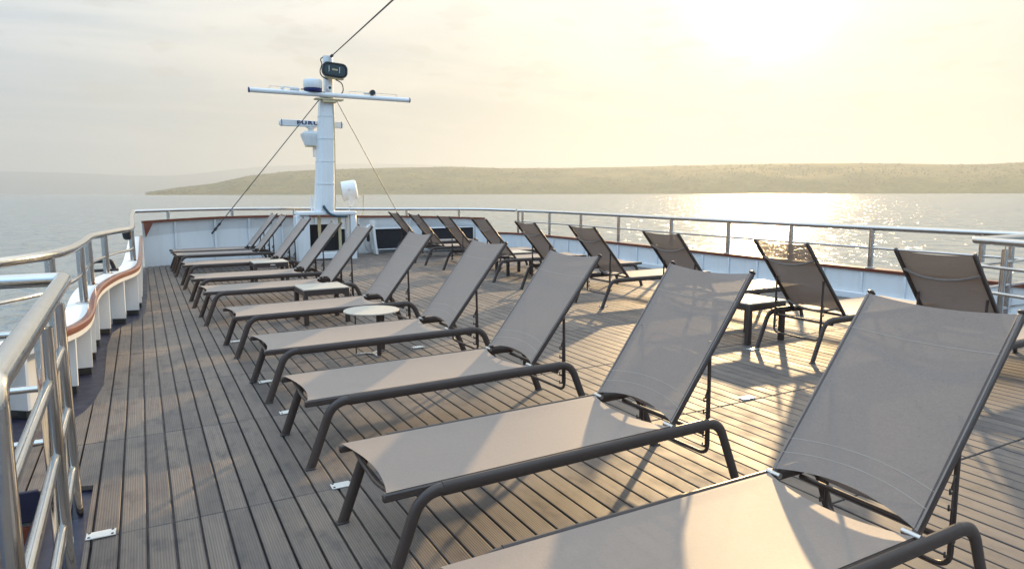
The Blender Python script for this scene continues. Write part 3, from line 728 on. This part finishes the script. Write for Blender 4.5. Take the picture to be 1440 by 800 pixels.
# ------------------------------------------------------------------ mast and equipment
mt = thing('mast', 'white tapered steel mast with crossarm rising from its white box stand at the bow', 'mast', (3.7, 15.5, 0))
OM = (3.7, 15.5, 0)
m = MB()
m.box((3.69, 15.62, 1.045), (1.27, 0.62, 0.075), 0.012); sh(m, OM).build('stand_top', 'white', mt)
sh(MB().box((3.14, 15.55, 0.49), (0.28, 0.36, 1.02), 0.012), OM).build('stand_leg', 'white', mt)
sh(MB().box((4.26, 15.40, 0.49), (0.13, 0.14, 1.02), 0.010), OM).build('stand_leg', 'white', mt)
sh(MB().box((4.26, 15.82, 0.49), (0.13, 0.14, 1.02), 0.010), OM).build('stand_leg', 'white', mt)
sh(MB().box((3.72, 15.62, 0.09), (0.90, 0.5, 0.14), 0.012), OM).build('stand_shelf', 'white', mt)
sh(MB().box((3.60, 15.80, 0.48), (0.62, 0.04, 0.60), 0.01), OM).build('back_plate', 'under', mt)
for x in (3.52, 3.98): sh(MB().cyl((x, 15.5, 0.17), (x, 15.5, 1.0), 0.035, 12), OM).build('conduit', 'rust_beige', mt)
# column: three sided-off box sections, wider at the foot on the port side
def column(z0, z1, l0, r0, l1, r1, d0, d1, ch):
    m = MB(); vs_ = []
    for z, l, r, d in ((z0, l0, r0, d0), (z1, l1, r1, d1)):
        c = (r - l) * ch; yc = 15.52
        vs_ += [(l + c, yc - d, z), (r - c * .5, yc - d, z), (r, yc - d * 0.55, z), (r, yc + d, z), (l, yc + d, z), (l, yc - d * 0.45, z)]
    n = 6; fs = [tuple(reversed(range(n))), tuple(range(n, 2 * n))] + [(i, (i + 1) % n, n + (i + 1) % n, n + i) for i in range(n)]
    return m.add(vs_, fs)
sh(column(1.083, 3.70, 3.45, 3.86, 3.66, 3.955, 0.19, 0.14, 0.22), OM).build('column', 'white', mt, angle=15)
sh(MB().cyl((3.845, 15.52, 3.701), (3.855, 15.52, 4.49), 0.108, 20), OM).build('mast_head', 'white', mt)
for z in (1.70, 2.20, 2.70, 3.19):
    k = (z - 1.083) / 2.617; l = 3.45 + 0.21 * k; r = 3.86 + 0.095 * k; d = 0.19 - 0.05 * k
    m = MB(); c = (r - l) * 0.22; yc = 15.52; e = 0.008
    vs_ = []
    for zz in (z - 0.011, z + 0.011): vs_ += [(l + c - e, yc - d - e, zz), (r - c * .5 + e, yc - d - e, zz), (r + e, yc - d * 0.55, zz), (r + e, yc + d + e, zz), (l - e, yc + d + e, zz), (l - e, yc - d * 0.45, zz)]
    n = 6; m.add(vs_, [tuple(reversed(range(n))), tuple(range(n, 2 * n))] + [(i, (i + 1) % n, n + (i + 1) % n, n + i) for i in range(n)])
    sh(m, OM).build('flange', 'white_rib', mt, smooth=False)
arm = sh(MB().cyl((2.14, 15.30, 3.63), (5.66, 15.30, 3.63), 0.052, 16), OM).build('crossarm', 'white', mt)
for sx in (2.14, 5.66): sh(MB().cyl((sx - 0.012, 15.30, 3.63), (sx + 0.012, 15.30, 3.63), 0.056, 16), OM).build('end_cap', 'blue_ink', arm)
sh(MB().box((3.81, 15.38, 3.54), (0.62, 0.22, 0.03), .008).box((3.81, 15.36, 3.50), (0.30, 0.16, 0.06), .01), OM).build('arm_bracket', 'rust_beige', mt)
for xa, xb in ((2.55, 3.15), (4.25, 4.75), (4.85, 5.35)):
    sh(MB().tube(rounded([(xa, 15.30, 3.675), (xa, 15.30, 3.74), (xb, 15.30, 3.74), (xb, 15.30, 3.675)], 0.02, 4), 0.006, 6, ref=(0, 1, 0)), OM).build('jackstay', 'zinc', mt)
sh(MB().tube(spline([(3.97, 15.36, 3.98), (4.10, 15.34, 3.90), (4.12, 15.32, 3.74), (4.02, 15.30, 3.66), (3.75, 15.28, 3.66), (3.45, 15.28, 3.72), (3.2, 15.28, 3.71)], 6), 0.012, 8), OM).build('cable', 'cable', mt)
sh(MB().tube(spline([(3.72, 15.40, 4.44), (3.66, 15.36, 4.38), (3.68, 15.34, 4.28), (3.63, 15.32, 4.12), (3.68, 15.34, 4.02), (3.80, 15.36, 3.97)], 6), 0.012, 8), OM).build('cable', 'cable', mt)
sh(MB().tube(spline([(3.58, 15.30, 1.22), (3.64, 15.28, 1.12), (3.72, 15.26, 1.03), (3.86, 15.24, 0.985), (4.1, 15.26, 0.975)], 6), 0.028, 10), OM).build('conduit', 'hose', mt)
sh(MB().tube(spline([(3.90, 15.36, 3.45), (3.90, 15.345, 2.9), (3.885, 15.335, 2.2), (3.87, 15.325, 1.6), (3.84, 15.315, 1.12)], 5), 0.013, 8, ref=(1, 0, 0)), OM).build('cable', 'rust_beige', mt)
sh(MB().cyl((3.83, 15.40, 3.79), (3.83, 15.32, 3.79), 0.055, 16), OM).build('sensor_body', 'white', mt)
sh(MB().cyl((3.83, 15.318, 3.79), (3.83, 15.312, 3.79), 0.030, 14), OM).build('sensor_lens', 'black_paint', mt)
sh(MB().tube([(3.37, 15.5, 1.083), (3.37, 15.5, 1.42)], 0.022, 10, ref=(1, 0, 0)), OM).build('aerial_stub', 'white', mt)

# searchlight at the mast head
s_ = thing('floodlight', 'dark rounded floodlight with glass front hung near the top of the mast', 'floodlight', (3.93, 15.28, 4.16)); s_.rotation_euler = (0, radians(4), 0)
def rrect(w, h, r, n=5):
    o = []
    for cx, cz, a0 in ((w / 2 - r, h / 2 - r, 0), (-w / 2 + r, h / 2 - r, 90), (-w / 2 + r, -h / 2 + r, 180), (w / 2 - r, -h / 2 + r, 270)):
        for k in range(n + 1): a = radians(a0 + 90 * k / n); o.append((cx + r * cos(a), cz + r * sin(a)))
    return o
def rr_solid(stages):
    m = MB(); n = None
    for (w, h, r, y) in stages:
        q = rrect(w, h, r); n = len(q); m.v += [(x, y, z) for x, z in q]
    for i in range(len(stages) - 1):
        for j in range(n): m.f.append((i * n + j, i * n + (j + 1) % n, (i + 1) * n + (j + 1) % n, (i + 1) * n + j))
    m.f.append(tuple(reversed(range(n)))); m.f.append(tuple((len(stages) - 1) * n + j for j in range(n)))
    return m
rr_solid([(0.40, 0.20, 0.09, 0.20), (0.53, 0.29, 0.11, 0.05), (0.55, 0.31, 0.12, -0.04), (0.55, 0.31, 0.12, -0.075), (0.49, 0.25, 0.10, -0.08), (0.47, 0.23, 0.09, -0.055)]).build('housing', 'black_paint', s_)
rr_solid([(0.465, 0.225, 0.085, -0.052), (0.465, 0.225, 0.085, -0.062)]).build('lens', 'lens', s_)
MB().box((0.0, -0.066, 0.005), (0.12, 0.006, 0.035), .002).build('lamp', 'rust_beige', s_)
for x in (-0.13, 0.10): MB().box((x, -0.066, 0.01), (0.018, 0.006, 0.13), .002).build('reflector_strip', 'zinc', s_)
MB().box((0, 0.02, -0.165), (0.42, 0.16, 0.022), .006).build('mount_bracket', 'rust_beige', s_)

# radar scanner
rd = thing('radar_scanner', 'white bar radar scanner with blue FURUNO lettering on a white gearbox', 'radar', (3.51, 15.80, 3.04)); rd.rotation_euler = (0, 0, 0.0)
rr_solid([(1.40, 0.125, 0.055, 0.06), (1.42, 0.145, 0.06, 0.03), (1.42, 0.145, 0.06, -0.03), (1.40, 0.125, 0.055, -0.06)]).build('scanner_bar', 'white', rd)
for x in (-0.66, 0.66): rr_solid([(0.012, 0.150, 0.005, 0.067), (0.012, 0.150, 0.005, -0.067)]) and sh(rr_solid([(0.014, 0.148, 0.006, 0.064), (0.014, 0.148, 0.006, -0.064)]), (-x, 0, 0)).build('end_band', 'black_paint', rd)
cu = bpy.data.curves.new('lettering', 'FONT'); cu.body = 'FURUNO'; cu.size = 0.125; cu.extrude = 0.002; cu.align_x = 'CENTER'; cu.align_y = 'CENTER'; cu.space_character = 1.25; cu.offset = 0.0042
to = bpy.data.objects.new('lettering_curve', cu); COL.objects.link(to); bpy.context.view_layer.update()
dg = bpy.context.evaluated_depsgraph_get(); tm = bpy.data.meshes.new_from_object(to.evaluated_get(dg)); tm.name = 'lettering'; bpy.data.objects.remove(to)
tm.materials.clear(); tm.materials.append(MAT['blue_ink'])
lt = link('lettering', tm, rd, (0.06, -0.0645, 0.008)); lt.rotation_euler = (radians(90), 0, 0); lt.scale = (1.35, 0.86, 1)
MB().lathe((-0.02, 0, -0.125), [(0.09, 0.05), (0.11, 0.035), (0.07, 0.02), (0.065, -0.05)][::-1]).build('turntable', 'white', rd)
m = MB(); vs_ = []
for z, w, d in ((-0.17, 0.13, 0.12), (-0.22, 0.19, 0.15), (-0.27, 0.185, 0.15), (-0.45, 0.12, 0.11), (-0.48, 0.10, 0.10)):
    vs_ += [(-0.04 - w, -d, z), (-0.04 + w, -d, z), (-0.04 + w, d, z), (-0.04 - w, d, z)]
fs = [(0, 1, 2, 3), (16, 19, 18, 17)] + [(4 * i + j, 4 * i + (j + 1) % 4, 4 * i + 4 + (j + 1) % 4, 4 * i + 4 + j) for i in range(4) for j in range(4)]
m.add(vs_, fs).build('gearbox', 'white', rd, angle=10)
MB().box((-0.04, 0, -0.495), (0.22, 0.2, 0.025), .005).box((0.12, -0.04, -0.50), (0.30, 0.16, 0.025), .005).build('platform', 'rust_beige', rd)
MB().box((0.06, 0, -0.62), (0.10, 0.10, 0.22), .01).build('junction_box', 'white', rd)
MB().cyl((0.02, -0.02, -0.51), (0.19, -0.12, -1.0), 0.014, 8).build('strut', 'white', rd)

# radome style white box on the crossarm
wb = thing('equipment_case', 'white case with blue base mounted on the crossarm just left of the mast', 'case', (3.47, 15.34, 3.70))
MB().lathe((0, 0.02, 0), [(0.19, 0.055), (0.20, 0.07), (0.20, 0.20), (0.185, 0.235), (0.14, 0.25)], n=28).build('cover', 'white', wb)
MB().lathe((0, 0.02, 0), [(0.17, -0.02), (0.19, 0.0), (0.195, 0.054)], n=28).build('base', 'blue_ink', wb)
lf = thing('lamp_fitting', 'small white bracketed fitting on the left half of the crossarm', 'lamp', (3.02, 15.30, 3.683))
MB().box((0.05, 0, 0.03), (0.20, 0.07, 0.055), .01).box((-0.10, 0, 0.055), (0.26, 0.03, 0.025), .006).box((-0.2, 0, 0.03), (0.06, 0.04, 0.06), .006).build('bracket', 'white', lf)
lf2 = thing('lamp_fitting', 'dark round lamp fitting on the right half of the crossarm', 'lamp', (4.78, 15.30, 3.683))
MB().cyl((0, -0.05, 0.06), (0, 0.05, 0.06), 0.06, 16).build('body', 'black_paint', lf2); MB().box((-0.10, 0, 0.03), (0.20, 0.04, 0.03), .006).build('bracket', 'zinc', lf2)

# white drum searchlight ahead of the bow rail
dr = thing('drum_searchlight', 'white drum shaped searchlight on a thin stand to the right of the mast foot', 'searchlight', (4.73, 17.35, -0.10))
ax = Vector((0.93, -0.30, 0.14)).normalized(); c0 = Vector((0, 0, 1.66))
MB().lathe(c0 - ax * 0.17, [(0.245, 0.0), (0.25, 0.02), (0.25, 0.33), (0.235, 0.36), (0.15, 0.375)], axis=ax, n=30).build('drum', 'white', dr)
MB().lathe(c0 - ax * 0.178, [(0.225, 0.0), (0.238, 0.0075)], axis=ax, n=30).build('glass_front', 'black_paint', dr)
m = MB()
m.add([(-0.10, -0.24, 1.70), (0.12, -0.24, 1.70), (0.05, -0.10, 1.25), (-0.05, -0.10, 1.25), (-0.10, -0.262, 1.70), (0.12, -0.262, 1.70), (0.05, -0.12, 1.25), (-0.05, -0.12, 1.25)], [(0, 1, 2, 3), (7, 6, 5, 4), (0, 4, 5, 1), (1, 5, 6, 2), (2, 6, 7, 3), (3, 7, 4, 0)])
m.build('yoke', 'white_rib', dr)
MB().cyl((0, -0.08, 0.0), (0, -0.08, 1.30), 0.024, 12).build('stand', 'zinc', dr)
MB().tube(rounded([(0.26, -0.10, 1.55), (0.33, -0.12, 1.55), (0.33, -0.12, 1.10), (0.2, -0.1, 0.95)], 0.05), 0.016, 8, ref=(0, 1, 0)).build('cable', 'rust_beige', dr)

# stays
def stay(a, b, r, label):
    o = thing('stay_wire', label, 'stay', a, group='wire stays of the mast'); d = Vector(b) - Vector(a); Ln = d.length; u = d / Ln
    MB().cyl(u * 0.30, d - u * 0.0, r, 8).build('wire', 'wire', o)
    MB().cyl((0, 0, 0), u * 0.31, r * 2.0, 8).build('turnbuckle', 'black_paint', o)
    MB().cyl(u * 0.10, u * 0.16, r * 3.0, 8).build('clamp', 'black_paint', o); MB().cyl(u * 0.24, u * 0.28, r * 2.8, 8).build('clamp', 'black_paint', o)
stay((1.33, 16.12, 0.62), (3.60, 15.42, 3.52), 0.0095, 'thin wire stay slanting from the left part of the bow wall up to the mast')
stay((5.98, 16.30, 0.40), (3.99, 15.44, 3.55), 0.0085, 'thin wire stay slanting from the mast down to the right behind the far loungers')
stay((3.90, 15.40, 4.47), (1.40, -1.0, 2.87), 0.011, 'wire stay running from the mast top up and back out of the picture')

# curved white hatch panel standing open at the bow wall
hp = thing('hatch_panel', 'curved white panel standing upright beside the dark locker right of the mast stand', 'panel', (4.88, 15.95, 0))
rows = []
for i in range(13):
    z = 0.02 + 0.82 * i / 12; b = 0.10 * sin(pi * (i / 12) * 0.5 + 0.0) ; xo = 0.07 * (1 - i / 12) ** 2
    rows.append([(xo + 0.0, -0.06, z), (xo + 0.055, -0.06, z), (xo + 0.055, 0.16, z), (xo, 0.16, z), (xo, -0.06, z)])
MB().grid(rows).build('panel', 'white', hp)
rows = []
for i in range(9):
    a = pi * i / 8; rows.append([(-0.02 - 0.20 * sin(a) * 0.8, 0.02 + y_, 0.40 - 0.34 * cos(a)) for y_ in (0.0, 0.14)])
MB().grid(rows).build('inner_shell', 'white_rib', hp)
MB().box((-0.09, 0.05, 0.46), (0.06, 0.10, 0.26), .02).build('opening', 'under', hp)  # solid dark block, shade of the opening put into its colour

# black bits by the port rail
fl = thing('fairlead', 'black rope fairlead on the white ledge outside the curved left rail', 'fairlead', (-0.455, 9.50, 0.572))
MB().tube(rounded([(-0.13, 0, 0), (-0.10, 0, 0.12), (0.10, 0, 0.12), (0.13, 0, 0)], 0.06), 0.026, 10, ref=(0, 1, 0)).build('loop', 'black_rubber', fl)
MB().box((0, 0, 0.006), (0.34, 0.12, 0.03), .008).build('base', 'black_rubber', fl)
hn = thing('navigation_horn', 'small black horn fixed to the far left rail post', 'horn', (-0.19, 10.62, 0.92))
MB().lathe((0, 0, 0), [(0.02, -0.05), (0.045, -0.03), (0.06, 0.05), (0.05, 0.09), (0.02, 0.11)], n=16).build('body', 'black_rubber', hn)

# ------------------------------------------------------------------ sun loungers
HS, LW, LL, LB = 0.381, 0.592, 1.434, 0.8875
RAILZ = 0.357
def oval(a, b, n=14): return [(a * cos(2 * pi * j / n), b * sin(2 * pi * j / n)) for j in range(n)]
def lounger(ang, label):
    r = thing('sun_lounger', label, 'sun lounger', group='taupe sun loungers set out in two rows')
    h = LW / 2
    for s in (-1, 1):
        y = s * (h + 0.014)
        front = rounded([(0.0, y, 0.0), (0.135, y, RAILZ), (0.42, y, RAILZ)], 0.13, 9)[:-1]
        rear = rounded([(1.40, y, RAILZ), (1.745, y, RAILZ), (1.895, y, 0.0)], 0.13, 9)[1:]
        MB().sweep(front, oval(0.0145, 0.026), ref=(0, 1, 0)).build('leg', 'taupe', r)
        MB().sweep(rear, oval(0.0145, 0.026), ref=(0, 1, 0)).build('leg', 'taupe', r)
        MB().sweep([front[-1], rear[0]], oval(0.0145, 0.030), ref=(0, 1, 0)).build('side_rail', 'taupe', r)
        MB().box((LL / 2 - 0.005, s * (h - 0.010), HS - 0.018), (LL + 0.01, 0.026, 0.036), 0.006).build('seat_rail', 'taupe', r)
        for x, z in ((0.0, 0.004), (1.895, 0.004)): MB().box((x, y, z), (0.056, 0.034, 0.010), 0.003).build('foot_cap', 'taupe_dark', r)
        MB().cyl((LL + 0.005, s * (h - 0.05), HS + 0.002), (LL + 0.005, s * (h + 0.012), HS + 0.002), 0.012, 10).build('hinge', 'zinc', r)
    MB().sweep(spline([(0.06, -h + 0.02, HS - 0.032), (0.06, 0, HS - 0.075), (0.06, h - 0.02, HS - 0.032)], 6), oval(0.011, 0.011, 10), ref=(1, 0, 0)).build('foot_bar', 'taupe', r)
    MB().cyl((1.30, -h + 0.02, HS - 0.03), (1.30, h - 0.02, HS - 0.03), 0.011, 10).build('cross_bar', 'taupe', r)
    MB().cyl((1.640, -h - 0.01, 0.318), (1.640, h + 0.01, 0.318), 0.012, 10).build('cross_bar', 'taupe', r)
    # seat sling: sags in the middle, edges bowed inwards
    rows = []; nx, ny = 22, 14
    for i in range(nx + 1):
        t = i / nx; row = []
        for j in range(ny + 1):
            q = 2 * j / ny - 1
            x0 = 0.004 + 0.046 * (1 - q * q); x1 = LL - 0.005 - 0.062 * (1 - q * q)
            x = x0 + (x1 - x0) * t
            z = HS + 0.003 - 0.015 * (1 - q * q) ** 0.8 * (0.45 + 0.55 * sin(pi * t) ** 0.5)
            row.append((x, q * (h - 0.004), z))
        rows.append(row)
    MB().grid(rows).build('seat_sling', 'sling', r, angle=180)
    ca, sa = cos(ang), sin(ang)
    def B(sx, y, d=0.0): return (LL + sx * ca - d * sa, y, HS + sx * sa + d * ca)      # d: in front (+) of the back plane
    R = Matrix.Rotation(-ang, 3, 'Y')
    for s in (-1, 1):
        MB().box(B(LB / 2, s * (h - 0.012), -0.012), (LB + 0.002, 0.026, 0.030), 0.007, R).build('backrest_rail', 'taupe', r)
        MB().box(B(LB + 0.006, s * (h - 0.012), -0.010), (0.018, 0.030, 0.034), 0.008, R).build('end_plug', 'taupe', r)
    def bp(t, q, lift=0.0):
        s0 = 0.02 + 0.055 * (1 - q * q); s1 = LB - 0.006 - 0.019 * (1 - q * q) ** 1.2
        d = 0.004 - 0.020 * (1 - q * q) ** 0.8 * (0.5 + 0.5 * sin(pi * t) ** 0.6) + lift
        return B(s0 + (s1 - s0) * t, q * (h - 0.004), d)
    MB().grid([[bp(i / nx, 2 * j / ny - 1) for j in range(ny + 1)] for i in range(nx + 1)]).build('back_sling', 'sling', r, angle=180)
    for t in (0.09, 0.165, 0.80):                        # stitched seams of the two hem pockets
        MB().grid([[bp(t + dt, 0.97 * (2 * j / ny - 1), 0.0010) for j in range(ny + 1)] for dt in (0.0, 0.0035)]).build('seam', 'thread', r, angle=180)
    for sx in (0.115, 0.70):
        p = spline([B(sx, -h + 0.014, -0.018), B(sx - 0.025, -h * 0.5, -0.055), B(sx - 0.034, 0, -0.066), B(sx - 0.025, h * 0.5, -0.055), B(sx, h - 0.014, -0.018)], 5)
        MB().sweep(p, oval(0.011, 0.011, 10), ref=(0, 0, 1)).build('back_bow', 'sling', r)
    # notched U shaped support hung from the back
    xu = 1.738; su = (xu - LL) / ca; zu = HS + su * sa - 0.03; yu = h - 0.045
    MB().tube(rounded([(xu - 0.012, -yu, zu), (xu, -yu, 0.165), (xu - 0.0, yu, 0.165), (xu - 0.012, yu, zu)], 0.06, 6), 0.0095, 10, ref=(1, 0.001, 0)).build('support_bracket', 'taupe', r)
    for s in (-1, 1):
        m = MB()
        m.box((xu - 0.016, s * yu, 0.36), (0.014, 0.006, 0.30), 0.002)
        for z in (0.455, 0.395, 0.275, 0.220):
            m.box((xu - 0.030, s * yu, z), (0.024, 0.006, 0.011), 0.002); m.box((xu - 0.040, s * yu, z + 0.008), (0.008, 0.006, 0.024), 0.002)
        m.box((xu - 0.022, s * yu, 0.492), (0.012, 0.006, 0.055), 0.002, Matrix.Rotation(0.35, 3, 'Y'))
        m.build('notch_plate', 'taupe', r)
    return r
LEFT = [  # x foot, y centre, rotation, label
    (0.726, 2.626, 0.028, 'taupe lounger second from the camera in the left row, seat streaked by sunlight'),
    (0.716, 1.476, 0.000, 'nearest taupe lounger, cut off by the bottom of the picture'),
    (0.710, 3.932, 0.035, 'taupe lounger third from the camera in the left row'),
    (0.708, 5.282, 0.032, 'taupe lounger fourth from the camera, directly in front of the small round table'),
    (0.669, 6.818, 0.051, 'taupe lounger between the round table and the nearer square side table'),
    (0.565, 8.640, 0.018, 'taupe lounger directly behind the nearer square side table of the left row'),
    (0.531, 10.02, 0.004, 'taupe lounger directly in front of the farther square side table of the left row'),
    (0.517, 11.975, 0.007, 'taupe lounger directly behind the farther square side table of the left row'),
    (0.480, 13.875, 0.002, 'second farthest taupe lounger of the left row, near the bow wall'),
    (0.459, 14.851, 0.000, 'farthest taupe lounger of the left row, against the white bow wall'),
]
RIGHT = [
    (7.107, 2.838, 3.138, 'rightmost lounger seen from its back, half hidden by the nearest lounger, beside the guard rail'),
    (7.018, 4.132, 3.140, 'sunlit lounger seen from behind with the square table at its left'),
    (7.024, 5.735, 3.139, 'lounger seen from behind just left of the sun glitter, beyond the right square table'),
    (7.060, 7.308, 3.138, 'lounger seen from behind in the gap between the second and third left row loungers'),
    (7.047, 8.801, 3.147, 'lounger seen from behind, back half hidden by the third lounger of the left row'),
    (7.027, 10.321, 3.139, 'lounger seen from behind beside the end of the high bow wall'),
    (7.002, 11.810, 3.146, 'lounger seen from behind, fourth from the farthest in the right row'),
    (7.006, 13.404, 3.144, 'lounger seen from behind, second farthest of the right row'),
    (7.066, 14.902, 3.143, 'farthest lounger of the right row, in front of the dark locker at the bow'),
]
RIGHT[6] = RIGHT[6][:3] + ('lounger seen from behind, third farthest of the right row',)
pA = lounger(0.933, LEFT[0][3]); pB = lounger(0.897, LEFT[1][3]); pR = lounger(0.872, RIGHT[0][3])
def put(o, e): o.location = (e[0], e[1], 0); o.rotation_euler = (0, 0, e[2]); o['label'] = e[3]
put(pA, LEFT[0]); put(pB, LEFT[1]); put(pR, RIGHT[0])
for e in LEFT[2:]: put(copy_tree(pB), e)
for e in RIGHT[1:]: put(copy_tree(pR), e)

# ------------------------------------------------------------------ side tables
def side_table(label):
    r = thing('side_table', label, 'side table', group='low square side tables between loungers')
    w, d, h = 0.53, 0.50, 0.415
    MB().box((0, 0, h - 0.007), (w, d, 0.014), 0.003).build('table_top', 'table_top', r)
    for s in (-1, 1):
        MB().box((0, s * (d / 2 - 0.018), h - 0.046), (w - 0.10, 0.034, 0.062), 0.004).build('apron', 'taupe', r)
        MB().box((s * (w / 2 - 0.018), 0, h - 0.046), (0.034, d - 0.10, 0.062), 0.004).build('apron', 'taupe', r)
        for q in (-1, 1): MB().box((s * (w / 2 - 0.026), q * (d / 2 - 0.026), (h - 0.015) / 2), (0.050, 0.050, h - 0.017), 0.004).build('leg', 'taupe', r)
    return r
T = [((1.81, 8.00, 0), 0.03, 'square side table standing nearer in the left row, beyond the round table'),
     ((1.76, 11.40, 0), 0.0, 'square side table standing farther along the left row, before the bow'),
     ((5.43, 4.84, 0), 0.0, 'square side table with sunlit top beside the right row lounger in the glare'),
     ((6.03, 10.95, 0), 0.0, 'square side table among the far loungers of the right row, mostly hidden')]
t0 = side_table(T[0][2])
for i, (l, rz, lab) in enumerate(T):
    o = t0 if i == 0 else copy_tree(t0); o.location = l; o.rotation_euler = (0, 0, rz); o['label'] = lab
    if i == 1: MB().box((0.02, -0.2535, 0.372), (0.075, 0.004, 0.022), 0.001).build('tag_plate', 'table_top', o)
rtb = thing('round_table', 'small round table with pale top and flat bar legs beside a left row lounger', 'side table', (1.83, 6.08, 0))
MB().lathe((0, 0, 0.412), [(0.24, -0.010), (0.255, -0.006), (0.257, 0.0), (0.255, 0.005)], n=48).build('table_top', 'table_top', rtb)
MB().lathe((0, 0, 0.400), [(0.10, -0.004), (0.10, 0.0015)], n=24).build('mount_plate', 'taupe', rtb)
for a in (-1.45, 0.55, 2.85):
    R_ = Matrix.Rotation(a, 3, 'Z')
    MB().box(R_ @ Vector((0.15, 0, 0.2015)), (0.012, 0.042, 0.385), 0.003, R_).build('leg', 'taupe', rtb)
    MB().box(R_ @ Vector((0.080, 0, 0.006)), (0.150, 0.042, 0.010), 0.003, R_).build('base_bar', 'zinc', rtb)

# ------------------------------------------------------------------ little metal plates on the deck
PL = [((-0.25, 3.34), 'pale metal plate on the boards at the lower left beside the navy strip'),
      ((0.82, 3.33), 'pale metal plate under the front leg of the second lounger'),
      ((0.80, 4.68), 'white metal plate behind the front leg of the third lounger'),
      ((0.77, 7.25), 'small metal plate by the front legs of the lounger just beyond the round table'),
      ((0.79, 5.55), 'white metal plate beside the front leg of the lounger in front of the round table'),
      ((3.81, 3.37), 'gleaming metal plate on the open boards right of the second lounger'),
      ((2.29, 6.10), 'pale metal plate on the boards right of the round table foot'),
      ((5.08, 4.45), 'dull metal plate by the foot of the sunlit lounger on the right'),
      ((5.3, 7.15), 'small metal plate on the boards in front of a right row lounger')]
m = MB().box((0, 0, 0.006), (0.115, 0.062, 0.007), 0.002); pm = m.mesh('plate', 'zinc')
MAT['plate_white'] = simple('worn_pale_metal', (0.70, 0.68, 0.63), 0.38, 0.2, 0.1, 60)
pm.materials.clear(); pm.materials.append(MAT['plate_white'])
scm = MB().cyl((0, 0, 0.0), (0, 0, 0.003), 0.006, 8).mesh('screw', 'black_paint')
for (x, y), lab in PL:
    p_ = thing('deck_plate', lab, 'deck plate', (x, y, 0), random.uniform(-0.04, 0.04), 'small metal plates screwed to the deck')
    q = link('plate', pm, p_)
    for sx in (-1, 1):
        for sy in (-1, 1): link('screw', scm, q, (sx * 0.045, sy * 0.022, 0.0088))

# ------------------------------------------------------------------ haze
HZ_TOP = 860.0
HZ_D = 1.5e-4
hm = bpy.data.materials.new('sea_haze'); hm.use_nodes = True; t = hm.node_tree; t.nodes.clear()
o_ = t.nodes.new('ShaderNodeOutputMaterial'); pv = t.nodes.new('ShaderNodeVolumePrincipled'); t.links.new(pv.outputs[0], o_.inputs['Volume'])
pv.inputs['Color'].default_value = (0.49, 0.535, 0.575, 1); pv.inputs['Density'].default_value = HZ_D; pv.inputs['Anisotropy'].default_value = 0.42
hb = MB().box((0, 0, (HZ_TOP + SEA_Z - 3) / 2), (2 * R_SEA + 2000, 2 * R_SEA + 2000, HZ_TOP - (SEA_Z - 3))).build('haze', hm, smooth=False); tag(hb, kind='stuff')
